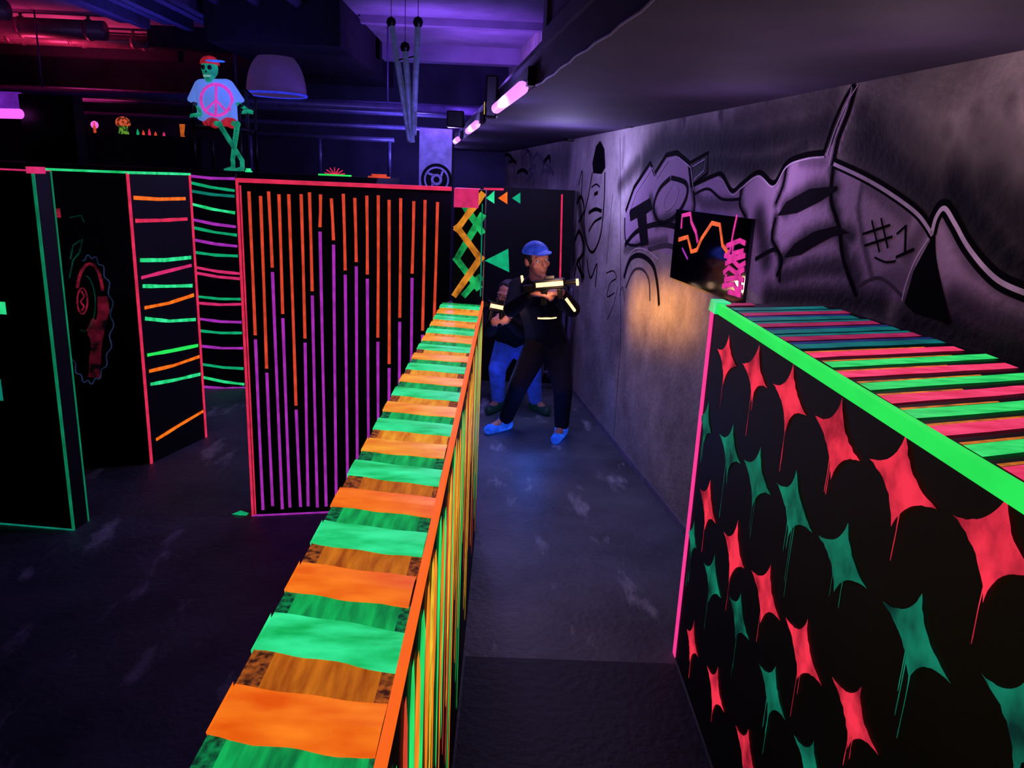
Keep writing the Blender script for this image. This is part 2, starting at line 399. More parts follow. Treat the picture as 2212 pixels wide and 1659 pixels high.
mb.hexa([(ex(-1.5)-.014, -1.5, 2.34), (ex(-1.5), -1.5, 2.34), (ex(3.2), 3.2, 2.34), (ex(3.2)-.014, 3.2, 2.34)], [(ex(-1.5)-.014, -1.5, 2.40), (ex(-1.5), -1.5, 2.40), (ex(3.2), 3.2, 2.40), (ex(3.2)-.014, 3.2, 2.40)], FASM)
make('trim_2', mb, kind='structure')
mb = MB()
mb.hexa([(ex(3.3)+.18, 3.3, 2.36), (wx(3.3), 3.3, 2.36), (wx(BACK), BACK, 2.36), (ex(BACK)+.22, BACK, 2.36)],
        [(ex(3.3)+.18, 3.3, 2.58), (wx(3.3), 3.3, 2.58), (wx(BACK), BACK, 2.58), (ex(BACK)+.22, BACK, 2.58)], CEILM)
make('trim_7', mb, kind='structure')
# pillar with round emblem
a = D(905, 380, 9.2); c = D(975, 380, 9.2); PIL = solid('pale_pillar_paint', (130, 128, 160), .7, spec=.2)
mb = MB(); mb.box((a.x, 9.2, 0), (c.x, 9.6, 2.36), PIL)
KB = solid('emblem_black_paint', (8, 8, 12), .8, spec=.1); ec = D(943, 388, 9.196)
mb.poly([ec+Vector((.18*math.cos(t*math.pi/16), 0, .18*math.sin(t*math.pi/16))) for t in range(32)], KB)
for rr, ww in ((.135, .02), (.05, .03)): mb.ribbon([ec+Vector((rr*math.cos(t*math.pi/16), -.003, rr*math.sin(t*math.pi/16))) for t in range(33)], ww, (0, -1, 0), PIL)
for an in (.6, 2.2, 3.9): mb.ribbon([ec+Vector((.06*math.cos(an), -.003, .06*math.sin(an))), ec+Vector((.12*math.cos(an+.35), -.003, .12*math.sin(an+.35)))], .025, (0, -1, 0), PIL)
make('trim_3', mb, kind='structure')

# ceiling beams
DB = solid('dark_beam', (30, 26, 44), .8, spec=.2)
mb = MB(); mb.box((-4.6, 10.4, 3.25), (-1.75, 10.7, CEIL), DB); make('trim_5', mb, kind='structure')
mb = MB(); mb.box((-3.1, 8.3, 3.05), (-1.75, 11.9, CEIL), DB); make('trim_6', mb, kind='structure')
mb = MB(); mb.box((-1.7, 9.1, 3.42), (wx(9.1), 9.22, CEIL), CEILM); make('trim_4', mb, kind='structure')
mb = MB(); mb.box((LEFTX, 11.3, 3.2), (-4.6, 11.5, CEIL), DB); make('trim_8', mb, kind='structure')
mb = MB(); mb.box((-1.75, 10.9, 3.3), (wx(10.9), 11.15, CEIL), CEILM); make('trim_9', mb, kind='structure')

# ================================================================== LOW PARTITION (orange / green tape)
LH = 1.25; XL = -.30; XR = -.11; Y0 = -.4; Y1 = 3.78
lp = empty('low_partition_wall', Vector(((XL+XR)/2, 1.7, 0)), 'chest-high black partition capped with orange and green fluorescent tape', 'partition wall')
mb = MB(); mb.box((XL, Y0, 0), (XR, Y1, LH), BLACK); make('panel', mb, lp)
mb = MB()
kk = -3
def X2(t): return XL-.004+(XR-XL+.006)*t
YLW = neon('yellow_overspray', (250, 200, 50), .9, .5, 20)
while True:
    yc = .735+.15*kk
    if yc+.05 > Y1: break
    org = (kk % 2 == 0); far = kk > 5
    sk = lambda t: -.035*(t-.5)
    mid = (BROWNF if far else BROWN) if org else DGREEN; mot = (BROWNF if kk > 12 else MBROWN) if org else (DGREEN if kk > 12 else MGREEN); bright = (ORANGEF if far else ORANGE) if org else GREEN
    yb = yc+.075        # dull zone behind the bright tape
    w = .043
    def strip(y, hw, t0, t1, z, mat, jit=.003, thick=0, arch=0):
        n = 14; F = []; B = []; M = []; tw = random.uniform(-.008, .008); cv = random.uniform(-.005, .005); ph = random.uniform(0, 6)
        for i in range(n+1):
            t = t0+(t1-t0)*i/n; c_ = cv*math.sin(math.pi*t)
            x = X2(t); yy_ = y+c_+sk(t)+tw*(t-.5); wob = jit*math.sin(i*.9+ph)
            F.append(Vector((x, yy_-hw+wob+random.uniform(-jit, jit)*.3, z-arch))); B.append(Vector((x, yy_+hw+wob*.6, z-arch))); M.append(Vector((x, yy_, z)))
        for i in range(n): mb.poly([F[i], F[i+1], M[i+1], M[i]], mat); mb.poly([M[i], M[i+1], B[i+1], B[i]], mat)
        if thick:
            for i in range(n): mb.poly([F[i]-Vector((0, 0, thick)), F[i+1]-Vector((0, 0, thick)), F[i+1], F[i]], mat)
    strip(yb, .040, 0.0, 1.0, LH+.002, mot, 0)
    strip(yb, .040, .13+random.uniform(-.05, .04), .88+random.uniform(-.06, .08), LH+.003, mid, .002)
    strip(yc, w, random.uniform(-.015, .01), random.uniform(.94, .99), LH+.007, bright, .0022, .002, .002)
    dl = random.uniform(.004, .010)
    mb.poly([(X2(-.010), yc-w+sk(0), LH+.005), (X2(-.010), yc+w+sk(0), LH+.006), (X2(-.010), yc+w+sk(0), LH-dl), (X2(-.010), yc-w+sk(0)+.004, LH-dl)], bright)
    kk += 1
make('tape_stripe_covering', mb, lp)
mb = MB()
mb.box((XR-.006, Y0, LH-.022), (XR+.003, Y1, LH+.008), neon('orange_edge_tape', (255, 104, 28), 1.0, .12, 6)); make('edge_tape', mb, lp)
mb = MB()
y = .10; i = 0
DG2 = neon('bright_drip_green', (40, 235, 110), .95, .35, 9); DO2 = neon('bright_drip_orange', (250, 140, 36), .95, .35, 9)
while y < Y1-.03:
    mat = [DG2, DO2, YLW, OLINE][i % 2+(2 if random.random() < .3 else 0)]
    wd = random.uniform(.045, .09); top = LH-random.uniform(.03, .08); bot = random.uniform(.08, .8)
    zz = [top, top-.06, top-.2, (top+bot)/2, bot+.14, bot+.03, bot]
    ws = [wd*.35, wd, wd*random.uniform(.8, 1.1), wd*random.uniform(.45, .8), wd*.35, wd*.3, wd*.1]
    ds = [0]+[random.uniform(-.006, .006) for _ in range(6)]
    xx = XR+.003+(i % 3)*.0004
    Lq = [Vector((xx, y+d_-q/2, z)) for q, z, d_ in zip(ws, zz, ds)]; Rq = [Vector((xx, y+d_+q/2, z)) for q, z, d_ in zip(ws, zz, ds)]
    for a in range(6): mb.poly([Lq[a], Rq[a], Rq[a+1], Lq[a+1]], mat)
    y += random.uniform(.055, .10); i += 1
make('paint_drips', mb, lp)

# ================================================================== TALL PARTITION with vertical lines
TH = 1.79
TA = G(545, 1115); TB = G(720, 1107)
dirT = (TB-TA); tl = (XL-TA.x)/dirT.x
TE = TA+dirT*tl
T = Plane(TA, TE)
tp = empty('tall_partition_wall', T.p(T.len/2, 0), 'tall black partition with vertical orange and magenta tape lines', 'partition wall')
mb = MB(); mb.slab(T, 0, T.len, 0, TH, -.12, 0, BLACK); make('panel', mb, tp)
mb = MB()
def linepx(pl, mb, pts, w, mat, off=.003):
    P_ = []
    for a_, b_ in zip(pts, pts[1:]):
        for q in range(3):
            t = q/3; P_.append((a_[0]+(b_[0]-a_[0])*t, a_[1]+(b_[1]-a_[1])*t))
    P_.append(pts[-1])
    mb.ribbon([pl.hit(px, py, off) for px, py in P_], w, pl.n, mat, [random.uniform(.8, 1.08) for _ in P_])
mb.slab(T, -.003, .010, .0, TH, -.05, .004, PINKR)
mb.slab(T, .014, .022, .0, TH-.03, 0, .0035, PINKR)
mb.slab(T, -.002, T.len, TH-.016, TH+.003, -.12, .005, PINKR)
mb.slab(T, 0, T.len, .0, .009, 0, .004, MAG)
xs = [535, 558, 580, 601, 623, 646, 667, 689, 714, 739, 764, 790, 813, 838, 862, 889, 914, 941]
br = [728, 800, 582, 682, 880, 735, 633, 495, 523, 588, 570, 597, 733, 790, 690, 595, 718, 700]
for x, yb in zip(xs, br):
    u, _ = T.uz(x+3, 420); _, zb = T.uz(x, yb)
    jt = [random.uniform(-.006, .006) for _ in range(4)]
    zt_ = TH-.05-random.uniform(0, .03); zl = .03+random.uniform(0, .03)
    mb.ribbon([T.p(u+jt[0], zt_, .004), T.p(u+(jt[0]+jt[1])/2+.001, (zt_+zb)/2, .004), T.p(u+jt[1], zb+.01, .004)], .016, T.n, OLINE, [1, .85, 1])
    mb.ribbon([T.p(u+jt[1], zb-.012, .004), T.p(u+(jt[2]+jt[1])/2-.001, (zl+zb)/2, .004), T.p(u+jt[2], zl, .004)], .016, T.n, MAG, [1, .85, 1])
make('tape_lines', mb, tp)

# ================================================================== POST with crossed tape
PY = Y1+.005
pa = D(981, 500, PY); pb = D(1046, 500, PY)
P = Plane((pa.x, PY), (pb.x, PY))
po = empty('partition_post', Vector(((pa.x+pb.x)/2, PY+.1, 0)), 'black square post with crossed orange and green tape', 'post')
mb = MB(); mb.slab(P, 0, P.len, 0, TH, -.2, 0, BLACK); make('shaft', mb, po)
mb = MB()
mb.slab(P, -.004, P.len*.78, TH-.085, TH+.004, -.2, .006, PINK)
PO = mottled('post_orange_spray', (120, 60, 14), (240, 150, 44), .9, 16, .3, .65); PG = mottled('post_green_spray', (8, 70, 40), (36, 200, 100), .85, 16, .3, .65)
for i, (pts, mt) in enumerate([([(1000, 440), (1044, 505)], PG), ([(1044, 462), (986, 560)], PG), ([(983, 555), (1036, 625)], PG), ([(1040, 596), (1000, 640)], PG),
                ([(984, 500), (1045, 416)], PO), ([(984, 486), (1040, 562)], PO), ([(1042, 552), (980, 640)], PO)]):
    linepx(P, mb, pts, .034, mt, .003+i*.0003)
linepx(P, mb, [(1042, 440), (1038, 640)], .006, TEAL, .006)
make('crossed_tape', mb, po)

# ================================================================== REAR BLACK PARTITION
BY = 7.0
B = Plane((-.35, BY), (wx(BY)-.03, BY))
bo = empty('black_partition_wall', B.p(B.len/2, 0), 'black partition with neon triangle bunting and green arrow', 'partition wall')
mb = MB(); mb.slab(B, 0, B.len, 0, 1.77, -.1, 0, BLACK); make('panel', mb, bo)
mb = MB()
def polypx(pl, mb, pts, mat, off=.003): mb.poly([pl.hit(px, py, off) for px, py in pts], mat)
polypx(B, mb, [(1050, 428), (1068, 412), (1068, 440)], GREEN)
polypx(B, mb, [(1076, 428), (1096, 414), (1096, 441)], ORANGE)
polypx(B, mb, [(1106, 428), (1124, 416), (1124, 440)], TEALG)
polypx(B, mb, [(1047, 563), (1098, 537), (1100, 588)], TEALG)
linepx(B, mb, [(1214, 420), (1210, 600)], .018, PINKR)
linepx(B, mb, [(1045, 408), (1088, 409)], .02, PINKR)
make('neon_shapes', mb, bo)

ro = empty('radiator', Vector((wx(6.7)-.2, 6.75, 0)), 'dark column radiator at the end of the corridor', 'radiator')
RM = solid('dark_radiator_paint', (90, 82, 112), .4, .2)
for i in range(6):
    mb = MB(); x = wx(6.7)-.07-i*.055; mb.tube([(x, 6.75, .12), (x, 6.75, .18), (x, 6.75, .9), (x, 6.75, .95)], [.012, .02, .02, .012], RM); make('column', mb, ro, smooth=True)
for z in (.17, .88):
    mb = MB(); mb.tube([(wx(6.7)-.36, 6.75, z), (wx(6.7)-.05, 6.75, z)], .016, RM); make('header_pipe', mb, ro, smooth=True)
for x in (wx(6.7)-.34, wx(6.7)-.07):
    mb = MB(); mb.box((x-.01, 6.73, 0), (x+.01, 6.77, .14), RM); make('leg', mb, ro)

# ================================================================== LEFT PARTITIONS
a = G(160, 1146); c = G(0, 1132); d_ = (c-a).normalized(); L1 = Plane(a, a+d_*1.5)
o1 = empty('edge_taped_partition', L1.p(.7, 0), 'black partition outlined with green tape and pink top tape', 'partition wall')
mb = MB(); mb.slab(L1, 0, 1.5, 0, TH, -.12, 0, BLACK); make('panel', mb, o1)
mb = MB()
GEDGE = neon('dull_green_edge_tape', (14, 138, 92), .75, .45, 8)
mb.slab(L1, -.002, .009, 0, TH, -.007, .003, GEDGE)
mb.slab(L1, -.003, .007, 0, TH, -.122, -.113, GEDGE)
mb.slab(L1, 0, 1.5, 0, .008, 0, .003, TEAL)
mb.slab(L1, .0, 1.5, TH-.003, TH+.003, -.12, .004, PINK)
mb.slab(L1, -.01, .03, TH-.012, TH+.018, -.07, .006, PINK)
u, z = L1.uz(0, 665); mb.slab(L1, u-.03, u+.05, z-.03, z+.03, 0, .004, GREEN)
u, z = L1.uz(0, 840); mb.slab(L1, u-.01, u+.05, z-.06, z+.05, 0, .004, TEAL)
make('edge_tape', mb, o1)
p2 = G(325, 1002); p2l = G(150, 1018); p3 = G(446, 944)
L2 = Plane(p2l, p2)
o2 = empty('graffiti_partition', L2.p(L2.len/2, 0), 'black partition with faint red and green painted swirl', 'partition wall')
mb = MB(); mb.slab(L2, 0, L2.len-.002, 0, TH, -.1, 0, BLACK); make('panel', mb, o2)
mb = MB()
DRED = mottled('dull_red_paint', (12, 8, 14), (140, 24, 52), .5, 12, .38, .72)
RD = mottled('dim_red_paint', (40, 10, 20), (185, 34, 66), .6, 14, .35, .68); GD = neon('dim_green_paint', (16, 84, 66), .32, .9, 9); GB = neon('dim_blue_grey_paint', (44, 60, 100), .5, .8, 9)
def wav(cx_, cy_, rx, ry, a0, a1, n=24, amp=0, fr=9): return [(cx_+(rx+amp*math.sin(fr*math.radians(t)))*math.cos(math.radians(t)), cy_+(ry+amp*math.sin(fr*math.radians(t)))*math.sin(math.radians(t))) for t in [a0+(a1-a0)*i/n for i in range(n+1)]]
linepx(L2, mb, wav(194, 690, 48, 136, -110, 150, 90, 4, 18), .008, GB)
linepx(L2, mb, wav(194, 640, 28, 70, -165, -10, 20), .018, RD)
linepx(L2, mb, [(221, 640), (224, 670), (218, 700), (210, 730), (206, 770), (203, 815)], .06, DRED)
linepx(L2, mb, [(205, 690), (196, 712), (204, 740)], .04, DRED)
linepx(L2, mb, wav(178, 650, 11, 28, 0, 360, 24), .010, RD)
linepx(L2, mb, [(176, 628), (182, 640), (174, 652), (182, 662), (176, 672)], .010, RD)
linepx(L2, mb, wav(182, 655, 24, 60, -80, 110, 24), .007, GD)
linepx(L2, mb, [(152, 560), (158, 530), (178, 516), (172, 545), (158, 562), (150, 600)], .010, GD)
linepx(L2, mb, [(125, 450), (128, 470)], .022, RD)
linepx(L2, mb, [(150, 470), (175, 465), (182, 480)], .008, GD)
linepx(L2, mb, [(150, 780), (152, 806)], .012, DRED)
mb.slab(L2, 0, L2.len, TH-.008, TH+.004, -.1, .005, GREEN)
make('painted_swirl', mb, o2)
L3 = Plane(p2, p3)
o3 = empty('ladder_taped_partition', L3.p(L3.len/2, 0), 'black partition with pink edges and ladder of neon tape rungs', 'partition wall')
mb = MB(); mb.slab(L3, .002, L3.len, 0, TH, -.1, 0, BLACK); make('panel', mb, o3)
mb = MB()
mb.slab(L3, -.003, .018, 0, TH, 0, .005, PINKR); mb.slab(L3, L3.len-.015, L3.len+.003, 0, TH, -.02, .005, PINKR)
mb.slab(L3, 0, L3.len, TH-.010, TH+.004, -.1, .006, GREEN)
for x0, y0, x1, y1, mt in [(283, 427, 400, 429, ORANGE), (287, 477, 404, 473, PINKR), (297, 562, 412, 556, GREEN), (300, 600, 413, 573, PINK), (303, 618, 415, 617, GREEN), (307, 665, 418, 637, ORANGE), (308, 688, 422, 690, GREEN), (313, 767, 427, 746, GREENB), (317, 802, 430, 770, ORANGE), (320, 830, 432, 808, GREEN), (332, 950, 438, 888, ORANGE)]:
    ym_ = (y0+y1)/2+random.uniform(0, 5)
    linepx(L3, mb, [(x0+4, y0), ((x0+x1)/2, ym_), (x1, y1)], .023, mt, .004)
make('ladder_tape', mb, o3)
p4 = G(440, 840); p4b = G(531, 838)
L4 = Plane(p4-(p4b-p4)*.5, p4b)
o4 = empty('striped_partition', L4.p(L4.len/2, 0), 'black partition covered with horizontal multicoloured neon tape', 'partition wall')
mb = MB(); mb.slab(L4, 0, L4.len, 0, TH, -.1, 0, BLACK); make('panel', mb, o4)
mb = MB()
for x0, y0, x1, y1, mt in [(405, 380, 508, 386, MAG), (405, 393, 507, 412, TEALG), (408, 412, 507, 424, TEAL), (412, 440, 508, 460, GREEN), (415, 474, 510, 490, MAG), (415, 491, 512, 508, TEALG), (418, 518, 513, 532, MAG), (418, 545, 514, 553, TEALG), (425, 578, 518, 591, PINK), (426, 590, 518, 602, PINK), (428, 641, 520, 646, TEALG), (428, 655, 521, 657, PINK), (430, 689, 522, 696, MAG), (432, 715, 523, 719, TEALG), (435, 748, 525, 752, MAG), (437, 787, 526, 796, TEALG), (440, 815, 528, 830, GREEN), (442, 836, 530, 838, MAG)]:
    linepx(L4, mb, [(x0-5, y0-1), ((x0+x1)/2, (y0+y1)/2+2), (x1, y1)], .024, mt, .004)
make('tape_lines', mb, o4)

# ================================================================== STAR BOX
BH = 1.45; BX = .75; BYF = 2.76
S = Plane((BX, BYF), (BX, -.6))
so = empty('star_painted_counter', Vector((BX+.2, 1.3, 0)), 'black boxed counter sprayed with dripping red and green stars', 'counter')
mb = MB(); g = .015
mb.hexa([(BX, -.6, 0), (wx(-.6)-g, -.6, 0), (wx(BYF)-g, BYF, 0), (BX, BYF, 0)], [(BX, -.6, BH), (wx(-.6)-g, -.6, BH), (wx(BYF)-g, BYF, BH), (BX, BYF, BH)], BLACK)
make('body', mb, so)
mb = MB()
mb.box((BX-.005, -.6, BH-.028), (BX+.014, BYF+.004, BH+.005), GREENB)
mb.hexa([(BX-.013, BYF-.09, BH-.03), (BX+.05, BYF-.07, BH-.03), (BX+.045, BYF+.008, BH-.03), (BX-.01, BYF+.008, BH-.03)], [(BX-.008, BYF-.08, BH+.010), (BX+.045, BYF-.07, BH+.010), (BX+.04, BYF+.01, BH+.010), (BX-.004, BYF+.01, BH+.010)], GREEN)
make('green_edge_tape', mb, so)
mb = MB(); mb.slab(S, -.004, .034, 0, BH-.03, -.02, .004, HOT); make('pink_corner_tape', mb, so)
mb = MB()
yy = 1.88-.1*22; i = -22
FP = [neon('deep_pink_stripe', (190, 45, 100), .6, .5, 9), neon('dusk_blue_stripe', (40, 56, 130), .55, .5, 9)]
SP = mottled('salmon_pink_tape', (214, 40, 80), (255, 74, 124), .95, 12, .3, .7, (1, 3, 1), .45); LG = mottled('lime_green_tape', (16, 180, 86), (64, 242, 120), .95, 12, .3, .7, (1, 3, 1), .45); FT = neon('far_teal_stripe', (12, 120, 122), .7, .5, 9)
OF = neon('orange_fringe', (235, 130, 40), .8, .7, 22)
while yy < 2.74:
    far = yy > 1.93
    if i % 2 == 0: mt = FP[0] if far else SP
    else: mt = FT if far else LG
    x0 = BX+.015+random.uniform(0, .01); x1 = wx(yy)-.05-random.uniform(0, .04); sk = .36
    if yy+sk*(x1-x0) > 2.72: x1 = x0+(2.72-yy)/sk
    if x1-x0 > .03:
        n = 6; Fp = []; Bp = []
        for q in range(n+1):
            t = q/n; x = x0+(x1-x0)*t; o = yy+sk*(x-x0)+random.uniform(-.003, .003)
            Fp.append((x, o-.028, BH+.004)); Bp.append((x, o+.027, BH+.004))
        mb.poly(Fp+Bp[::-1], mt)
        if yy+.09+sk*(x1-x0) < 2.74:
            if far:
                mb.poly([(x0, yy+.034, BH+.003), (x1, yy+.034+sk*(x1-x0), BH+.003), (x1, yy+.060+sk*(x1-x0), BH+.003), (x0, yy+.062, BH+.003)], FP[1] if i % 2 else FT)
            else:
                xm = x0+(x1-x0)*random.uniform(.4, .8)
                mb.poly([(x0, yy+.026, BH+.0045), (xm, yy+.026+sk*(xm-x0), BH+.0045), (xm, yy+.034+sk*(xm-x0), BH+.0045), (x0, yy+.038, BH+.0045)], OF)
    yy += .1; i += 1
make('top_tape_stripes', mb, so)
# dripping stars
mb = MB()
def star(cx_, cy_, hw, hh, mat, drips=2):
    sl = (cy_-400)/(cx_-1120); hw *= 1.12; hh *= 1.08
    uc, zc = S.uz(cx_, cy_); ul, _ = S.uz(cx_-hw, cy_-hw*sl); ur, _ = S.uz(cx_+hw, cy_+hw*sl)
    _, zt = S.uz(cx_, cy_-hh); _, zb = S.uz(cx_, cy_+hh)
    hw_l = abs(uc-ul); hw_r = abs(ur-uc); sg = 1 if ur > uc else -1
    hw_l = hw_r = (hw_l+hw_r)/2
    tips = [(uc+random.uniform(-.012, .012), zt), (uc+sg*hw_r, zc-.005+random.uniform(-.012, .012)), (uc+random.uniform(-.01, .01), zb), (uc-sg*hw_l, zc+.005+random.uniform(-.012, .012))]
    pts = []
    for a in range(4):
        A = tips[a]; Bq = tips[(a+1) % 4]; rr = random.uniform(.12, .22); C = (uc+(A[0]+Bq[0]-2*uc)*rr, zc+(A[1]+Bq[1]-2*zc)*rr)
        for q in range(12):
            t = q/12; j = random.uniform(-.002, .002) if q else 0
            pts.append(((1-t)**2*A[0]+2*t*(1-t)*C[0]+t*t*Bq[0]+j, (1-t)**2*A[1]+2*t*(1-t)*C[1]+t*t*Bq[1]+j))
    off = .003
    cen = S.p(uc, zc, off); P3 = [S.p(u, z, off) for u, z in pts]
    for a in range(len(P3)): mb.poly([cen, P3[a], P3[(a+1) % len(P3)]], mat)
    for q in range(drips):
        du_ = random.uniform(-.20, .20)*hw_l; z0 = zc-.18*abs(zt-zb); z1 = zb-random.uniform(.05, .85)*abs(zt-zb)
        w = random.uniform(.0016, .0035)
        mb.ribbon([S.p(uc+du_, z0, off+.0005), S.p(uc+du_+random.uniform(-.002, .002), (z0+z1)/2, off+.0005), S.p(uc+du_, z1+.012, off+.0005), S.p(uc+du_, z1, off+.0005)], w, S.n, mat, [1.8, .8, 1.1, .5])
reds = [(1571, 778, 19, 56), (1632, 806, 25, 64), (1706, 862, 33, 78), (1808, 948, 44, 92), (1948, 1042, 64, 106), (2146, 1185, 84, 125),
        (1530, 1092, 16, 60), (1586, 1192, 20, 78), (1655, 1282, 28, 76), (1736, 1404, 36, 78), (1846, 1548, 45, 84), (1497, 1388, 11, 55), (1546, 1490, 17, 62), (1614, 1628, 22, 60)]
grns = [(1526, 912, 12, 50), (1577, 972, 21, 62), (1636, 1032, 26, 72), (1716, 1092, 36, 78), (1820, 1206, 46, 86), (1978, 1378, 66, 106), (2215, 1560, 90, 130),
        (1497, 1165, 9, 46), (1540, 1250, 17, 62), (1597, 1332, 20, 58), (1668, 1494, 26, 68), (1752, 1650, 32, 62)]
for s_ in reds: star(*s_, STRED, random.choice([1, 1, 2]))
for s_ in grns: star(*s_, STGRN, random.choice([2, 3, 4]))
make('sprayed_stars', mb, so)

# ================================================================== GRAFFITI on right wall
GK = solid('black_spray_paint', (6, 5, 8), .9, spec=.02); GL = solid('pale_spray_paint', (185, 168, 190), .8, spec=.05); GG = solid('grey_spray_paint', (64, 56, 68), .8, spec=.05)
GS = solid('charcoal_spray_paint', (18, 15, 22), .9, spec=.02)
gr = empty('wall_graffiti', W.p(0, 0, .004), 'large black and grey sprayed lettering on concrete wall', 'graffiti')
mb = MB()
def wl(pts, w, mat, off=.002):
    q = [Vector(W.uz(*p)) for p in pts]; out = []
    for i in range(len(q)-1):
        p0 = q[max(0, i-1)]; p1 = q[i]; p2_ = q[i+1]; p3_ = q[min(len(q)-1, i+2)]
        for k_ in range(6):
            t = k_/6
            out.append(.5*((2*p1)+(-p0+p2_)*t+(2*p0-5*p1+4*p2_-p3_)*t*t+(-p0+3*p1-3*p2_+p3_)*t**3))
    out.append(q[-1])
    mb.ribbon([W.p(v.x, v.y, off) for v in out], w, W.n, mat)
def wls(pts, w, mat, off=.002): mb.ribbon([W.hit(px, py, off) for px, py in pts], w, W.n, mat)
def wp(pts, mat, off=.0025): mb.poly([W.hit(px, py, off) for px, py in pts], mat)
top = [(1352, 456), (1370, 405), (1405, 352), (1414, 376), (1440, 335), (1462, 330), (1488, 352), (1494, 402)]
wls(top, .030, GK); wls([(x+5, y+10) for x, y in top], .008, GL, .003)
t2 = [(1490, 352), (1530, 330), (1528, 374), (1494, 402)]; wls(t2, .018, GK); wls([(1497, 360), (1524, 344), (1522, 368), (1500, 388)], .006, GL, .003)
t3 = [(1494, 402), (1548, 377), (1562, 380), (1582, 412), (1604, 396), (1640, 372), (1672, 395), (1700, 352), (1740, 335), (1782, 330)]
wl(t3, .022, GK); wl([(x, y+9) for x, y in t3[1:]], .007, GL, .003)
t4 = [(1780, 330), (1800, 270), (1825, 215), (1848, 178)]; wl(t4, .016, GK); wl([(x+7, y+6) for x, y in t4], .006, GL, .003)
t5 = [(1850, 185), (1835, 240), (1812, 300), (1800, 358)]; wl(t5, .024, GK); wl([(x-8, y+2) for x, y in t5], .005, GL, .003)
t6 = [(1802, 352), (1870, 384), (1930, 420), (1985, 462), (2016, 506)]; wl(t6, .036, GK); wl([(x, y+2) for x, y in t6], .013, GL, .003)
t7 = [(2012, 505), (2022, 468), (2040, 448), (2062, 480), (2090, 530), (2130, 580), (2170, 612), (2240, 640)]; wl(t7, .05, GK); wl([(x+2, y+2) for x, y in t7], .015, GL, .003)
wl([(2016, 506), (2018, 560), (2035, 640), (2050, 700)], .024, GK)
wp([(2010, 520), (1975, 585), (1955, 655), (1975, 676), (2050, 698), (2030, 600)], GK)
wl([(2008, 515), (1980, 560), (1960, 610), (1950, 650)], .006, GL, .0035)
wl([(1800, 360), (1795, 430), (1812, 490), (1822, 560), (1850, 640)], .016, GK)
wl([(1676, 470), (1668, 515), (1690, 560), (1678, 596)], .014, GK); wl([(1700, 356), (1692, 400), (1676, 440)], .012, GK)
wl([(1604, 400), (1598, 440), (1612, 470)], .012, GK); wl([(1496, 402), (1501, 440), (1496, 470)], .014, GK)
for c in ([(1680, 466), (1700, 436), (1750, 408), (1808, 402), (1808, 410), (1770, 436), (1722, 460)], [(1694, 556), (1718, 526), (1760, 500), (1808, 488), (1834, 502), (1800, 510), (1770, 526), (1730, 550)]): wp(c, GS)
wl([(1850, 620), (1900, 600), (1950, 640)], .010, GG)
# letters T and O
wp([(1360, 454), (1404, 428), (1409, 452), (1396, 462), (1401, 528), (1385, 532), (1377, 470), (1362, 478)], GS)
wl([(1448, 385), (1424, 410), (1412, 450), (1426, 480), (1456, 470), (1482, 430), (1482, 396), (1450, 384)], .028, GS)
wl([(1452, 402), (1436, 430), (1436, 454), (1454, 444), (1466, 412), (1454, 402)], .006, GL, .003)
wl([(1350, 530), (1376, 500), (1420, 484), (1466, 490)], .034, GS)
wl([(1350, 470), (1352, 520), (1372, 530), (1400, 520)], .018, GS)
wl([(1348, 600), (1362, 560), (1385, 552), (1410, 572), (1420, 612), (1424, 660)], .034, GS)
wl([(1352, 622), (1368, 586), (1388, 582), (1402, 606), (1404, 650)], .018, GG)
wl([(1342, 600), (1364, 545), (1392, 538), (1424, 560)], .008, GL, .003)
wl([(1400, 540), (1440, 530), (1466, 540)], .03, GG)
wl([(1632, 560), (1680, 540), (1684, 610)], .018, GS)
wl([(1500, 420), (1530, 408), (1560, 430), (1600, 430)], .014, GS)
# '#1' tag
for p_ in ([(1886, 476), (1903, 545)], [(1906, 471), (1921, 536)], [(1866, 506), (1926, 486)], [(1870, 531), (1931, 511)]): wls(p_, .009, GK, .005)
wls([(1940, 506), (1960, 488)], .009, GK, .005); wls([(1960, 486), (1958, 546)], .011, GK, .005)
wls([(1938, 556), (1978, 538)], .010, GK, .005); wl([(1892, 556), (1915, 566), (1938, 564)], .007, GK, .005)
# bearded head in a beanie
wp([(1280, 352), (1288, 316), (1297, 304), (1306, 322), (1308, 362), (1300, 376), (1282, 374)], GK)
wl([(1280, 372), (1272, 420), (1262, 470), (1266, 520), (1280, 545), (1297, 510), (1305, 440), (1307, 372)], .024, GK)
wl([(1278, 405), (1288, 398), (1296, 404)], .014, GK); wl([(1284, 420), (1292, 416)], .03, GK)
wl([(1272, 460), (1286, 452), (1300, 456)], .03, GK); wl([(1272, 500), (1284, 480), (1300, 470)], .02, GK)
wl([(1250, 400), (1258, 370), (1256, 430)], .02, GK); wl([(1246, 440), (1256, 425), (1262, 455), (1250, 480)], .03, GK)
wl([(1242, 520), (1252, 500), (1262, 540), (1248, 570), (1262, 600)], .04, GK)
wl([(1240, 600), (1250, 560), (1258, 610)], .03, GK)
wl([(1268, 560), (1276, 600), (1290, 570), (1286, 620)], .02, GK)
wl([(1310, 590), (1325, 585), (1332, 600), (1318, 612), (1312, 640), (1328, 632)], .008, GK)
wl([(1335, 620), (1325, 660), (1312, 690)], .006, GK); wl([(1338, 640), (1345, 620), (1350, 650)], .006, GK)
wl([(1310, 570), (1318, 480), (1324, 420)], .005, GK)
for i in range(14):
    x = random.uniform(1060, 1190); y_ = random.uniform(335, 395)
    wl([(x, y_), (x+random.uniform(4, 14), y_-random.uniform(4, 22)), (x+random.uniform(10, 24), y_+random.uniform(-6, 12))], .05, random.choice([GK, GG]))
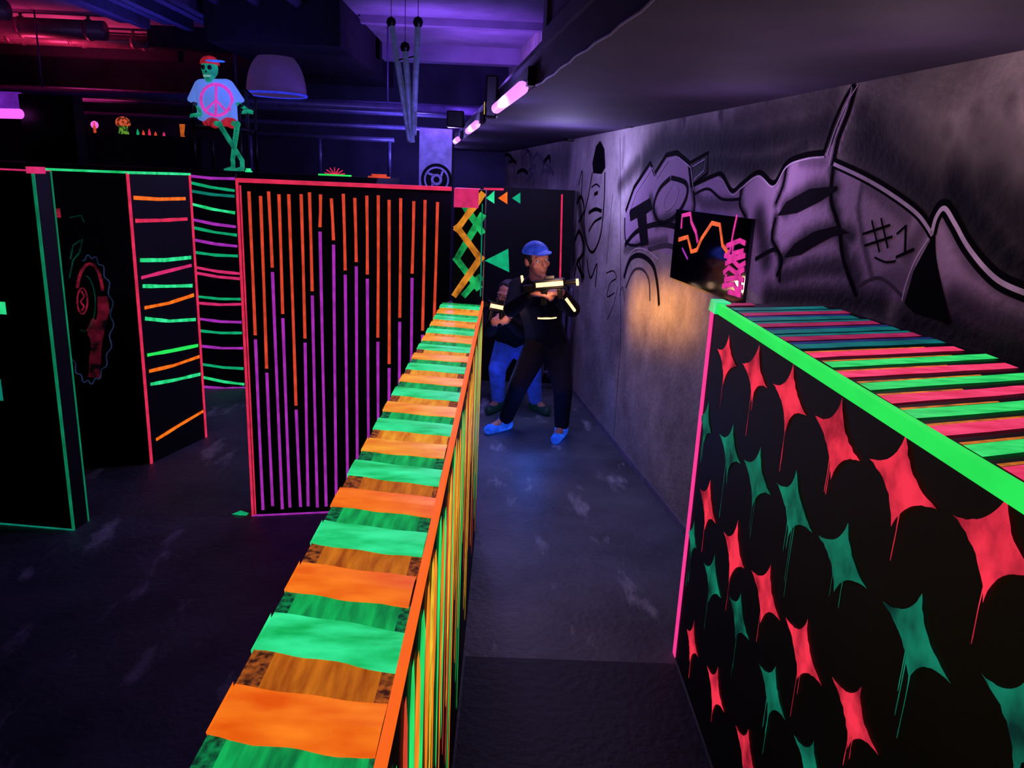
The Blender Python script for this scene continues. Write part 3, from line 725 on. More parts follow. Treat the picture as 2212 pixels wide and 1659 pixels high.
for a_, b_ in (((1341, 742), (1326, 942)), ((1340, 300), (1341, 742))): wls([a_, b_], .006, GG, .0015)
make('sprayed_letters', mb, gr)

# ================================================================== MIRROR panel
u0, zt = W.uz(1467, 452); u1, _ = W.uz(1622, 560); _, zb = W.uz(1540, 632)
mo = empty('wall_mirror', W.p((u0+u1)/2, zb, 0), 'dark wall mirror painted with pink and orange neon lines', 'mirror')
MIR = solid('dark_mirror_glass', (84, 84, 100), .08, 1.0, var=.02)
mb = MB(); mb.slab(W, u0, u1, zb, zt, .0, .016, MIR); make('glass', mb, mo)
mb = MB()
MP = neon('pink_marker', (230, 48, 150), .9, .4); MO = neon('orange_marker', (250, 104, 30), .95, .4)
for pts, w, mt in [([(1478, 494), (1480, 466), (1498, 462), (1500, 480), (1510, 502), (1514, 524)], .024, MP), ([(1472, 518), (1492, 512), (1500, 544), (1512, 540), (1522, 516), (1545, 482), (1562, 486), (1568, 530), (1576, 540), (1584, 560)], .024, MO), ([(1584, 545), (1592, 500), (1600, 464)], .016, MP), ([(1480, 536), (1492, 560)], .012, MAG)]:
    mb.ribbon([W.hit(px, py, .018) for px, py in pts], w, W.n, mt)
for pts in ([(1576, 532), (1606, 520), (1618, 526)], [(1592, 522), (1590, 548), (1614, 542)], [(1572, 552), (1598, 558), (1618, 552)], [(1574, 570), (1590, 562), (1604, 576), (1618, 568)],
            [(1570, 590), (1582, 578), (1598, 590), (1616, 582)], [(1572, 604), (1600, 600), (1614, 606)], [(1568, 618), (1592, 614), (1598, 626), (1612, 620)], [(1580, 630), (1608, 638)], [(1606, 590), (1604, 642)], [(1582, 540), (1580, 566)], [(1576, 592), (1574, 624)]):
    mb.ribbon([W.hit(px, py, .018+random.uniform(0, .0008)) for px, py in pts], .024, W.n, MP)
make('neon_drawing', mb, mo)

# ================================================================== LIGHT TUBES on slab edge
mm, nt_, bb = base_mat('violet_tube_glass'); bb.inputs['Emission Color'].default_value = lin((200, 118, 255)); bb.inputs['Emission Strength'].default_value = 1.7; TUBE = mm
for (ya, yb2) in ((3.45, 4.5), (5.9, 6.8), (8.4, 9.0), (10.6, 11.1)):
    yc = (ya+yb2)/2
    lo = empty('tube_light', Vector((ex(yc)-.03, yc, 2.22)), 'glowing violet blacklight tube fixed to slab edge', 'tube light', 'blacklight tubes along the slab edge')
    mb = MB(); mb.tube([(ex(ya)-.05, ya, 2.22), (ex(yb2)-.05, yb2, 2.22)], .028, TUBE, 12); make('tube', mb, lo, smooth=True)
    mb = MB(); mb.hexa([(ex(ya)-.028, ya-.05, 2.225), (ex(ya)-.0, ya-.05, 2.225), (ex(yb2)-.0, yb2+.05, 2.225), (ex(yb2)-.028, yb2+.05, 2.225)],
                       [(ex(ya)-.028, ya-.05, 2.30), (ex(ya)-.0, ya-.05, 2.30), (ex(yb2)-.0, yb2+.05, 2.30), (ex(yb2)-.028, yb2+.05, 2.30)], BLACKM); make('housing', mb, lo)
mb = MB(); pts = []
for i in range(44):
    y_ = -.5+i*.09; pts.append((ex(y_)-.005, y_, 2.219+.003*math.sin(i*2.1)+.002*math.sin(i*.6)))
mb.tube(pts, .004, solid('pale_cable', (120, 108, 140), .6), 6); make('cable', mb, label='thin pale cable stapled along the slab edge', cat='cable', smooth=True)

def hang_box(name, px, py, Y, w, d, h, label, cat):
    c = D(px, py, Y); o = empty(name, Vector((c.x, c.y, c.z-h/2)), label, cat)
    mb = MB(); mb.box((c.x-w/2, c.y-d/2, c.z-h/2), (c.x+w/2, c.y+d/2, c.z+h/2), BLACKM); make('housing', mb, o, bevel=.012)
    return o, c
o, c = hang_box('loudspeaker', 1062, 210, 4.9, .075, .12, .24, 'small black loudspeaker bracketed beside the slab', 'loudspeaker')
mb = MB(); mb.tube([(c.x, c.y-.062, c.z-.05), (c.x, c.y-.07, c.z-.05)], .03, solid('speaker_cone', (40, 40, 48), .5), 20); make('speaker_cone', mb, o)
mb = MB(); mb.tube([(c.x, c.y, c.z+.08), (ex(4.9)+.02, c.y, 2.3)], .008, BLACKM); make('bracket', mb, o)
mb = MB(); mb.box((c.x-.042, c.y-.03, c.z-.10), (c.x-.037, c.y+.0, c.z-.03), neon('amber_indicator', (240, 200, 60), 1.0)); make('indicator_light', mb, o)
o, c = hang_box('loudspeaker', 984, 258, 8.2, .17, .15, .16, 'black loudspeaker tilted under the far ceiling slab', 'loudspeaker')
mb = MB(); mb.tube([(c.x, c.y, c.z+.05), (ex(8.2)+.01, c.y, 2.33)], .012, BLACKM); make('bracket', mb, o)
for px, py in ((1368, 268), (1238, 300), (1615, 203)):
    h = W.hit(px, py, .03); o = empty('wall_sensor', h-Vector((0, 0, .03)), 'small black sensor box screwed under the slab', 'sensor', 'sensor boxes on the graffiti wall')
    mb = MB(); mb.box((h.x-.03, h.y-.025, h.z-.025), (h.x+.03, h.y+.025, h.z+.025), BLACKM); make('housing', mb, o, bevel=.006)
    mb = MB(); mb.tube([(h.x-.03, h.y-.025, h.z-.005), (h.x-.045, h.y-.04, h.z-.012)], .014, BLACKM, 12); make('lens', mb, o)

# ================================================================== BACKGROUND
DK = solid('dark_platform_paint', (14, 13, 22), .7, spec=.2)
mb = MB(); mb.box((-7.6, 7.45, 0), (-1.25, 9.0, 1.80), DK); make('raised_platform', mb, label='dark raised platform standing behind the partitions', cat='platform')
mb = MB(); mb.box((-8.2, 9.6, 0), (-3.7, 10.2, 2.16), DK); make('bar_counter', mb, label='dark bar counter with glowing ornaments on top', cat='counter')
c = D(598, 205, 9.3); po_ = empty('pendant_lamp', c, 'bell-shaped pendant lamp hanging from dark ceiling', 'lamp')
LS = solid('frosted_lamp_shade', (92, 66, 132), .35, emis=.22, var=.5, scale=4); R = .33
prof = [(R*math.cos(t*math.pi/2/12)**.75 if t < 12 else .03, .46*math.sin(t*math.pi/2/12)) for t in range(12)]+[(.05, .47)]
mb = MB(); mb.lathe(c, prof+[(r_*.95, max(0, z_-.012)) for r_, z_ in prof[::-1]], LS, 40); make('lamp_shade', mb, po_, smooth=True)
mb = MB(); mb.tube([c+Vector((R*math.cos(t*math.pi/16), R*math.sin(t*math.pi/16), 0)) for t in range(33)], .014, neon('blue_lit_rim', (50, 60, 230), .8), 6); make('rim', mb, po_, label='blue-lit rim', smooth=True)
mb = MB(); mb.tube([c+Vector((0, 0, .45)), c+Vector((0, 0, .56))], .06, BLACKM); make('lamp_cap', mb, po_, smooth=True)
mb = MB(); mb.tube([c+Vector((0, 0, .54)), Vector((c.x, c.y, CEIL))], .01, BLACKM); make('cord', mb, po_, smooth=True)
PM = solid('mottled_white_pipe', (100, 108, 165), .5, var=.8, scale=14, emis=.16)
c = D(888, 300, 7.0); hb = empty('hanging_pipe_bundle', c, 'three pale tubes meeting in a point below ceiling', 'pipes')
for a_, b_, dy in (((845, 48), (886, 305), .15), ((903, 48), (893, 292), -.15), ((875, 102), (890, 308), 0)):
    A = D(*a_, 7.0+dy); Bq = D(*b_, 7.0)
    mb = MB(); mb.tube([A, Bq], .025, PM); pp = make('pipe', mb, hb, smooth=True)
    mb = MB(); mb.lathe(A, [(.005, -.045), (.032, -.03), (.042, 0), (.032, .03), (.005, .045)], BLACKM, 14); make('ball_cap', mb, hb, smooth=True)
    mb = MB(); mb.tube([A, (A.x, A.y, CEIL)], .003, BLACKM, 6); make('hanger', mb, hb, smooth=True)
mb = MB(); A = D(860, 130, 7.1); Bq = D(905, 120, 6.95); mb.tube([A, Bq], .008, BLACKM, 6); make('cross_tie', mb, hb)
PB = solid('dark_blue_pipe', (84, 80, 124), .4, .2)
a1_ = D(170, 205, 9.75); b1_ = D(1000, 236, 9.75); zz_ = (a1_.z+b1_.z)/2
mb = MB(); mb.tube([(LEFTX, 9.75, zz_), (wx(9.75), 9.75, zz_)], .05, PB, 12)
for x in (-7, -5.6, -3.3, -1.5): mb.tube([(x, 9.75, zz_), (x, 9.75, CEIL)], .01, PB, 6)
make('overhead_pipe', mb, label='long dark pipe running under the ceiling', cat='pipe', smooth=True)
for py, r_ in ((264, .03), (232, .045), (212, .02)):
    a1_ = D(600, py, 10.9+r_); mb = MB(); mb.tube([(LEFTX, 10.9, a1_.z), (wx(10.9), 10.9, a1_.z)], r_, PB, 12)
    make('overhead_pipe', mb, label='thin dark pipe crossing in front of back wall', cat='pipe', smooth=True)
zr = D(700, 296, 8.9).z; mb = MB(); mb.tube([(D(540, 296, 8.9).x, 8.9, zr), (-1.3, 8.9, zr)], .025, PB, 12)
for x in (D(540, 296, 8.9).x, D(690, 296, 8.9).x, -1.35): mb.tube([(x, 8.9, 1.8), (x, 8.9, zr)], .02, PB, 8)
make('handrail', mb, label='thin dark handrail at the rear of platform', cat='railing', smooth=True)
for i, x in enumerate((-4.55, -4.3, -4.05, -3.8, -3.55, -3.3)):
    mb = MB(); mb.box((x, 6.5, 3.38-.05*(i % 2)), (x+.10, 9.6, CEIL), PB); make('cable_tray', mb, label='long metal cable tray fixed below ceiling', cat='cable tray', group='cable trays under the ceiling')
for x in (-2.95, -2.55, -2.15):
    mb = MB(); mb.tube([(x, 6.5, 3.42), (x, 8.28, 3.42)], .05, PB, 12); mb.box((x-.02, 7.4, 3.42), (x+.02, 7.44, CEIL), PB); make('overhead_pipe', mb, label='short dark pipe running to the ceiling beam', cat='pipe', smooth=True)
DM = solid('duct_metal', (110, 84, 96), .4, .3)
for (y_, x1_, r_) in ((8.9, -5.4, .10), (9.95, -4.9, .11), (10.75, -4.75, .07), (11.05, -4.75, .05)):
    mb = MB(); mb.tube([(LEFTX, y_, 3.34), (x1_, y_, 3.34)], r_, DM, 16)
    for q in range(5):
        xx = x1_-.2-q*.8; mb.box((xx, y_-.01, 3.34), (xx+.03, y_+.01, CEIL), DM); mb.tube([(xx, y_, 3.34), (xx+.04, y_, 3.34)], r_+.012, DM, 16)
    make('ventilation_duct', mb, label='round ventilation duct crossing below the ceiling', cat='duct', smooth=True)
mb = MB(); mb.box((D(50, 300, 8.6).x, 8.6, 1.8), (D(165, 300, 8.6).x, 8.8, D(100, 205, 8.6).z), BLACKM); make('cabinet', mb, label='tall black cabinet standing on the platform', cat='cabinet')
PV = neon('pink_violet_tube', (225, 90, 235), 1.5, .05)
for (ya_, yb_, r_, mt_) in ((243, 246, .05, PV), (212, 218, .09, neon('dim_violet_tube', (120, 40, 190), .7, .5, 5))):
    dy_ = 0 if r_ < .06 else .35
    mb = MB(); q0 = D(-90, ya_, 8.9+dy_-.2); q1 = D(44, yb_, 8.5+dy_*1.2); mb.tube([q0, q1], r_, mt_, 12)
    q2 = (q0+q1)/2; mb.tube([q2, (q2.x, q2.y, 1.8)], .012, BLACKM, 6)
    make('strip_light', mb, label='pink violet strip light on stand beside dark cabinet' if dy_ == 0 else 'dim wide violet strip light on stand beside cabinet', cat='strip light', smooth=True)
mb = MB(); q_ = D(205, 278, 9.9); mb.lathe(q_, [(.01, -.0), (.035, .015), (.045, .045), (.035, .075), (.01, .09)], neon('pink_bulb', (240, 100, 215), 1.1, .2), 16)
mb.tube([q_, (q_.x, 9.9, 2.16)], .01, BLACKM); make('globe_lamp', mb, label='small glowing pink globe lamp on the bar', cat='lamp', smooth=True)
c = D(270, 318, 9.8); c.z = 2.16
mo2 = empty('mushroom_lamp', c, 'orange glowing mushroom lamp with green stem', 'lamp')
mb = MB(); mb.lathe(c, [(.06, 0), (.05, .08), (.055, .12)], mottled('lime_stem', (30, 60, 20), (120, 180, 60), .6, 30)); make('stem', mb, mo2, smooth=True)
mb = MB(); mb.lathe(c, [(.075, .10), (.085, .13), (.075, .17), (.045, .20), (.01, .21)], mottled('orange_cap', (90, 30, 20), (240, 100, 60), .7, 30)); make('mushroom_cap', mb, mo2, smooth=True)
for i, (px, mt, h) in enumerate(((300, TEALG, .07), (312, OLINE, .06), (325, PINKR, .08), (338, OLINE, .05), (356, PINK, .05), (208, OLINE, .13))):
    c = D(px, 316, 9.8); c.z = 2.16; mb = MB(); mb.lathe(c, [(.015, 0), (.015, h*.55), (.007, h*.75), (.007, h)], mt, 12)
    make('bottle', mb, label='small neon bottle glowing on the bar counter', cat='bottle', group='neon bottles on the bar', smooth=True)
q_ = D(388, 268, 9.7); mb = MB(); mb.poly([(q_.x, 9.69, q_.z), (q_.x+.07, 9.69, q_.z), (q_.x+.05, 9.69, q_.z-.12), (q_.x+.08, 9.69, q_.z-.2), (q_.x+.01, 9.69, q_.z-.2)], neon('amber_banner', (235, 110, 40), .6, .5))
mb.tube([(q_.x, 9.7, 2.16), (q_.x, 9.7, q_.z+.02)], .008, BLACKM, 6); make('pennant', mb, label='small orange pennant on a stick on the bar', cat='pennant')
for px, py, mt, w, lab in ((535, 376, GREEN, .05, 'small green taped block on the platform edge'), (722, 381, PINKR, .3, 'flat red and green ornament on the platform edge'), (818, 389, OLINE, .2, 'flat orange taped block on the platform edge')):
    c = D(px, py, 7.5); mb = MB(); mb.box((c.x-w/2, 7.5, 1.80), (c.x+w/2, 7.56, 1.815), GREENB if w == .3 else mt)
    if w == .3:
        for i in range(7):
            an = math.pi*(i+.5)/7; mb.ribbon([(c.x, 7.52, 1.81), (c.x+.1*math.cos(an), 7.52, 1.81+.07*math.sin(an))], .01, (0, -1, 0), mt)
    else: mb.box((c.x-w/3, 7.5, 1.815), (c.x+w/3, 7.55, 1.835), mt)
    make('taped_block', mb, label=lab, cat='decoration')
c = G(516, 1112); mb = MB(); mb.poly([c+Vector(q) for q in [(-.04, 0, .002), (.0, .03, .012), (.05, .015, .006), (.045, -.01, .002), (0, -.02, .008)]], TEALG); make('tape_scrap', mb, label='crumpled scrap of green tape on floor', cat='tape')

# chair on platform
CY = 8.0
cl = D(436, 270, CY); cr = D(534, 270, CY); PT = 1.80
seat_z = D(470, 275, CY).z
ch = empty('armchair', Vector(((cl.x+cr.x)/2, CY, PT)), 'black tubular garden armchair holding the skeleton figure', 'chair')
for x in (cl.x, cr.x):
    for y_ in (CY-.22, CY+.25):
        mb = MB(); mb.tube([(x, y_, PT), (x, y_, seat_z)], .014, BLACKM); make('leg', mb, ch, smooth=True)
    mb = MB(); mb.tube([(x, CY-.22, seat_z), (x, CY-.22, seat_z+.18), (x, CY-.18, seat_z+.2), (x, CY+.2, seat_z+.2)], .016, BLACKM); make('armrest', mb, ch, smooth=True)
mb = MB(); mb.box((cl.x, CY-.24, seat_z-.03), (cr.x, CY+.25, seat_z), BLACKM); make('seat', mb, ch, bevel=.01)
mb = MB(); mb.tube([(cl.x, CY+.25, seat_z), (cl.x+.0, CY+.3, seat_z+.3), (cl.x+.1, CY+.32, seat_z+.38), (cr.x-.1, CY+.32, seat_z+.38), (cr.x, CY+.3, seat_z+.3), (cr.x, CY+.25, seat_z)], .015, BLACKM)
for i in range(4):
    x = cl.x+(cr.x-cl.x)*(i+1)/5; mb.box((x-.015, CY+.27, seat_z), (x+.015, CY+.29, seat_z+.37), BLACKM)
make('backrest', mb, ch)

# skeleton
BONE = neon('green_glowing_bone', (28, 160, 124), .7, .6, 12)
J = lambda px, py, dy=0.0: D(px, py, CY+dy)
caps = []
skc = J(453, 148, -.08)
caps += [sph(skc, (.078, .095, .10)), cap(skc+Vector((0, -.03, -.06)), .055, skc+Vector((0, -.045, -.10)), .035)]
spine = [J(456, 172), J(462, 200, .02), J(466, 230, .05), J(468, 256, .05)]
for p_, q in zip(spine, spine[1:]): caps.append(cap(p_, .03, q, .03))
shR = J(427, 182); shL = J(497, 182); caps.append(cap(shR, .028, shL, .028))
for k_ in range(4):
    z_ = spine[0].z-.07-k_*.055; caps.append(sph((spine[1].x, CY, z_), (.14, .09, .014)))
elR = J(424, 222, -.02); wrR = J(434, 246, -.22); elL = J(514, 224, -.02); wrL = J(536, 238, -.2)
for p_, q in ((shR, elR), (elR, wrR), (shL, elL), (elL, wrL)): caps.append(cap(p_, .022, q, .016))
for wv, sg in ((wrR, -1), (wrL, 1)):
    for k_ in range(5):
        o_ = Vector((sg*.01+(k_-2)*.017, -.03, 0)); e_ = wv+Vector(((k_-2)*.024+sg*.02, -.07-.012*(2-abs(k_-2)), -.012)); caps.append(cap(wv+o_*.6, .010, e_, .008)); caps.append(cap(e_, .008, e_+Vector((0, -.025, -.03)), .007))
pel = J(468, 262, .0); caps.append(cap(pel+Vector((-.07, 0, 0)), .05, pel+Vector((.07, 0, 0)), .05))
knR = J(474, 268, -.42); knL = J(513, 268, -.42); hpR = J(452, 264, -.02); hpL = J(486, 264, -.02)
anR = J(523, 346, -.38); anL = J(503, 346, -.30)
for h_, k_, a2 in ((hpR, knR, anR), (hpL, knL, anL)):
    caps.append(cap(h_, .028, k_, .024)); caps.append(sph(k_, .030))
    caps.append(cap(k_+Vector((.014, 0, 0)), .013, a2+Vector((.01, 0, 0)), .011)); caps.append(cap(k_-Vector((.020, 0, 0)), .010, a2-Vector((.018, 0, 0)), .009))
    a3 = Vector((a2.x, a2.y, PT+.035)); caps.append(cap(a2, .022, a3, .022))
    for t_ in range(5): caps.append(cap(a3, .018, Vector((a3.x+(t_-2)*.022, a3.y-.13+abs(t_-2)*.008, PT+.014)), .011))
sk_ = fuse('skeleton_figure', caps, BONE, .008, 1, label='green glowing skeleton seated cross-shinned in peace-sign T-shirt', cat='skeleton', loc=Vector((pel.x, CY, PT)))
for sx in (-1, 1):
    mb = MB(); e = skc+Vector((sx*.03, -.083, .0)); mb.lathe(e, [(.002, -.022), (.016, -.016), (.022, 0), (.016, .016), (.002, .022)], BLACKM, 14); make('eye_socket', mb, sk_, smooth=True)
mb = MB(); e = skc+Vector((0, -.094, -.035)); mb.poly([e+Vector((-.01, -.004, -.012)), e+Vector((.01, -.004, -.012)), e+Vector((0, -.004, .014))], BLACKM); make('nose_hole', mb, sk_)
mb = MB()
for k_ in range(6):
    x = skc.x-.03+k_*.012; mb.box((x-.0045, skc.y-.088, skc.z-.085), (x+.0045, skc.y-.078, skc.z-.065), neon('pale_tooth', (150, 220, 190), .5))
make('teeth', mb, sk_)
SHM = solid('blue_white_cotton', (110, 150, 255), .9, var=.15, scale=6, emis=.55)
sc = []
hemR = J(440, 256, -.02); hemL = J(506, 257, -.02)
body = []
for p_ in (J(436, 182), J(490, 182)): body += sph(p_, (.05, .09, .05))
for p_ in (hemR, hemL): body += sph(p_, (.04, .13, .03))
sc.append(body)
sc.append(sph(J(432, 184), (.05, .07, .05))+sph(J(420, 216, -.02), (.07, .07, .03)))
sc.append(sph(J(494, 184), (.05, .07, .05))+sph(J(513, 216, -.02), (.07, .07, .03)))
sh_ = fuse('t_shirt', sc, SHM, .01, 3, parent=sk_, label='pale blue T-shirt with pink peace sign')
bvh = BVHTree.FromPolygons([sh_.location+v.co for v in sh_.data.vertices], [list(p_.vertices) for p_ in sh_.data.polygons])
def onshirt(p):
    r_ = bvh.ray_cast(Vector((p[0], CY-.6, p[1])), Vector((0, 1, 0)))
    return Vector((p[0], r_[0].y-.005, p[1])) if r_[0] else None
mb = MB(); PNK = neon('pink_print', (235, 70, 200), .8, .3)
pc = J(467, 216, -.12)
def print_strip(fn, w, n):      # small cells projected on the cloth front
    for i in range(n):
        for side in (-1, 0):
            q4 = []
            for (t, s_) in ((i/n, side*w/2), ((i+1)/n, side*w/2), ((i+1)/n, (side+1)*w/2), (i/n, (side+1)*w/2)):
                q4.append(onshirt(fn(t, s_)))
            if all(q4): mb.poly(q4, PNK)
RR = .145
print_strip(lambda t, s_: (pc.x+(RR+s_)*math.cos(2*math.pi*t), pc.z+(RR+s_)*math.sin(2*math.pi*t)), .030, 48)
print_strip(lambda t, s_: (pc.x+s_, pc.z+RR-2*RR*t), .026, 16)
print_strip(lambda t, s_: (pc.x-.1*t+s_, pc.z-.1*t), .030, 8)
print_strip(lambda t, s_: (pc.x+.1*t+s_, pc.z-.1*t), .030, 8)
make('peace_sign', mb, sk_)
RS = neon('red_cotton', (215, 40, 60), .55, .7, 9)
fuse('shorts', [cap(pel+Vector((-.09, 0, 0)), .055, pel+Vector((.09, 0, 0)), .055), cap(hpR, .055, hpR.lerp(knR, .6), .05), cap(hpL, .055, hpL.lerp(knL, .6), .05)], RS, .012, 3, parent=sk_, label='red shorts')
fuse('cap', [[p_ for p_ in sph(skc+Vector((0, .01, .035)), (.093, .108, .085)) if p_.z > skc.z+.035]], RS, .009, 2, parent=sk_, label='red baseball cap')
bc = skc+Vector((.085, -.08, .06)); fuse('cap_brim', [sph(bc, (.10, .07, .010))], neon('blue_brim', (50, 110, 240), .7), .006, 1, parent=sk_, label='blue cap brim')

# ================================================================== PEOPLE
SKIN = solid('skin', (190, 128, 108), .55, var=.08)
def frame(fwd, up=Vector((0, 0, 1))):
    fwd = Vector(fwd).normalized(); r_ = fwd.cross(up).normalized(); u_ = r_.cross(fwd).normalized(); return r_, fwd, u_
def head_caps(c, fwd, up):
    r_, fw, u_ = frame(fwd, up); A = (r_, fw, u_); L = lambda x, y, z: c+r_*x+fw*y+u_*z
    out = [sph(L(0, -.01, .025), (.074, .092, .088), A), sph(L(0, .02, -.03), (.058, .068, .072), A)+sph(L(0, .045, -.085), (.03, .03, .025), A),
           sph(L(0, .075, .035), (.05, .018, .014), A),
           sph(L(0, .088, .02), (.009, .01, .01), A)+sph(L(0, .108, -.018), (.015, .013, .011), A),
           sph(L(0, .084, -.048), (.024, .01, .006), A), sph(L(0, .083, -.060), (.021, .011, .007), A), sph(L(0, .078, -.092), (.022, .018, .015), A)]
    for s_ in (-1, 1):
        out.append(sph(L(s_*.076, -.008, 0), (.012, .022, .033), A)); out.append(sph(L(s_*.042, .055, -.02), (.024, .02, .022), A))
    return out, L, A
def hand_caps(w, d, pn, curl=.6, side=1):
    d = Vector(d).normalized(); pn = Vector(pn); pn = (pn-d*pn.dot(d)).normalized(); s_ = d.cross(pn).normalized()*side
    out = [cap(w, .026, w+d*.03, .026)]
    for k_ in (-1.5, -.5, .5, 1.5): out.append(cap(w+d*.015+s_*k_*.012, .014, w+d*.085+s_*k_*.019, .012))
    for k_, ln in ((-1.5, .062), (-.5, .075), (.5, .08), (1.5, .072)):
        p_ = w+d*.085+s_*k_*.019; a_ = curl*.55; rr = .0095
        for seg, fr in enumerate((.45, .32, .23)):
            dd = d*math.cos(a_)+pn*math.sin(a_); q = p_+dd*ln*fr; out.append(cap(p_, rr, q, rr*.92)); p_ = q; rr *= .92; a_ += curl
    p_ = w+d*.025+s_*.022; dd = (d*.6+s_*.75+pn*.35).normalized(); q = p_+dd*.042; out.append(cap(p_, .014, q, .011)); dd = (d*.9+s_*.1+pn*.55).normalized(); q2 = q+dd*.032; out.append(cap(q, .011, q2, .0095)); out.append(cap(q2, .0095, q2+(dd+pn*.4)*.018, .008))
    return out
def person(j, fwd, headfwd, label, top, trouser, shoe, hairm, caprgb, handdirs, lean_up=Vector((0, 0, 1)), voxel=.0075):
    caps, L, A = head_caps(j['head'], headfwd, lean_up)
    up = Vector((0, 0, 1)); r_ = Vector(fwd).cross(up).normalized(); fw = Vector(fwd).normalized()
    TA_ = (r_, fw, up)
    caps.append(cap(j['chest']+(j['head']-j['chest'])*.35, .055, L(0, -.02, -.06), .05))
    waist = j['chest'].lerp(j['pelvis'], .55)
    torso = lambda e: [sph(j['chest'], (.15+e, .11+e, .11+e), TA_)+sph(waist, (.125+e, .1+e, .08+e), TA_), sph(waist, (.125+e, .1+e, .08+e), TA_)+sph(j['pelvis'], (.15+e, .11+e, .09+e), TA_),
                       cap(j['shL'], .058+e, j['shR'], .058+e), sph(j['chest'], (.14+e, .1+e, .1+e), TA_)+sph(j['chest'].lerp(j['head'], .38), .06+e)]
    caps += torso(0)
    for s_ in 'LR':
        caps.append(cap(j['sh'+s_], .055, j['el'+s_], .042)); caps.append(cap(j['el'+s_], .042, j['wr'+s_], .027))
        caps.append(cap(j['hip'+s_], .088, j['kn'+s_], .058)); caps.append(cap(j['kn'+s_], .058, j['kn'+s_].lerp(j['an'+s_], .35)-fw*.012, .056)); caps.append(cap(j['kn'+s_].lerp(j['an'+s_], .35), .054, j['an'+s_], .038))
        caps.append(cap(j['an'+s_], .038, j['toe'+s_], .03))
        d_, pn, sd, cu = handdirs[s_]; caps += hand_caps(j['wr'+s_], d_, pn, cu, sd)
    base = Vector((j['pelvis'].x, j['pelvis'].y, 0))
    b_ = fuse('person', caps, SKIN, voxel, 2, label=label, cat='person', loc=base)
    jk = torso(.018)
    for s_ in 'LR':
        jk.append(cap(j['sh'+s_], .072, j['el'+s_], .058)); jk.append(cap(j['el'+s_], .058, j['el'+s_].lerp(j['wr'+s_], .88), .042))
    fuse('jacket', jk, top, .012, 3, parent=b_, label='black long-sleeved jacket')
    tr = [sph(j['pelvis']-up*.02, (.168, .13, .09), TA_)]
    for s_ in 'LR':
        tr.append(cap(j['hip'+s_], .104, j['kn'+s_], .074)); tr.append(cap(j['kn'+s_], .074, j['kn'+s_].lerp(j['an'+s_], .9), .056))
    fuse('trousers', tr, trouser[0], .012, 3, parent=b_, label=trouser[1])
    for s_ in 'LR':
        t_ = j['toe'+s_]; a_ = j['an'+s_]; hl = a_-(t_-a_).normalized()*.03
        h2 = Vector((hl.x, hl.y, .046)); t2_ = Vector((t_.x, t_.y, .04))
        fuse('shoe', [cap(h2, .045, t2_, .038), cap(a_, .052, h2, .045)+sph(h2.lerp(t2_, .5), .04)], shoe[0], .009, 2, parent=b_, label=shoe[1])
    for s_ in (-1, 1):
        mb = MB(); e_ = L(s_*.031, .076, .012)
        mb.v = sph(e_, .0115); t_ = bmesh.new(); bmesh.ops.create_icosphere(t_, subdivisions=2, radius=1); t_.verts.ensure_lookup_table()
        k_ = mb.mi(solid('eye_white', (220, 220, 225), .2)); k2 = mb.mi(BLACKM)
        for f_ in t_.faces:
            mb.f.append([v.index for v in f_.verts]); cc = f_.calc_center_median(); mb.m.append(k2 if cc.normalized().dot(A[1]) > .86 else k_)
        t_.free(); make('eye', mb, b_, smooth=True)
    hp = [p_ for p_ in sph(L(0, -.022, .035), (.083, .094, .092), A, 3) if (p_-L(0, 0, 0)).dot(A[1]) < .045 and (p_-L(0, 0, 0)).dot(A[2]) > -.05]
    fuse('hair', [hp], hairm, .008, 2, parent=b_, label='short dark hair')
    if caprgb:
        CM = neon('blue_cap_cloth', caprgb, .42, .8, 12)
        fuse('cap', [[p_ for p_ in sph(L(0, -.015, .03), (.092, .105, .098), A, 3) if (p_-L(0, 0, .05)).dot(A[2]) > 0], sph(L(0, .10, .066), (.065, .06, .008), A)], CM, .007, 2, parent=b_, label='blue cap glowing under blacklight')
    return b_, L, A
A0 = G(1212, 948); AY = A0.y
K = lambda px, py, dy=0.0: D(px, py, AY+dy)
toe = lambda a, d: Vector((a.x+d[0], a.y+d[1], .04))
j = dict(head=K(1160, 562, -.26), chest=K(1158, 640, -.10), pelvis=K(1182, 735, .12), shL=K(1202, 632, -.14), shR=K(1120, 622, -.06),
         elL=K(1236, 668, -.26), elR=K(1104, 668, -.28), wrL=K(1212, 632, -.46), wrR=K(1152, 632, -.48),
         hipL=K(1202, 745, .10), hipR=K(1162, 747, .08), knL=K(1216, 842, -.10), knR=K(1120, 832, -.16))
j['anL'] = Vector((A0.x-.0, AY+.02, .08)); j['anR'] = G(1090, 932)+Vector((0, .02, .08))
j['toeL'] = toe(j['anL'], (-.05, -.15)); j['toeR'] = toe(j['anR'], (-.12, -.11))
JEAN = solid('blue_denim', (52, 84, 220), .85, var=.6, scale=14, emis=.10)
DTR = solid('black_trouser_cloth', (20, 18, 34), .85, spec=.2)
SHB = neon('blue_glowing_shoe', (30, 85, 235), .8, .6, 25)
HAIR = solid('dark_hair', (28, 22, 26), .6)
bA, LA, AA = person(j, (-.25, -1, 0), (.5, -1, -.10), 'person in black with blue cap leaning and aiming laser gun', BLACKC, (DTR, 'black trousers'), (SHB, 'blue shoe glowing under blacklight'), HAIR, (60, 90, 240),
                    {'L': ((-.75, -.45, .1), (-.2, .4, -1), -1, .75), 'R': ((.8, -.35, .05), (.2, .5, -.9), 1, .75)}, lean_up=Vector((-.12, -.2, 1)))
WL = neon('warm_white_led', (255, 206, 150), 1.9, .3)
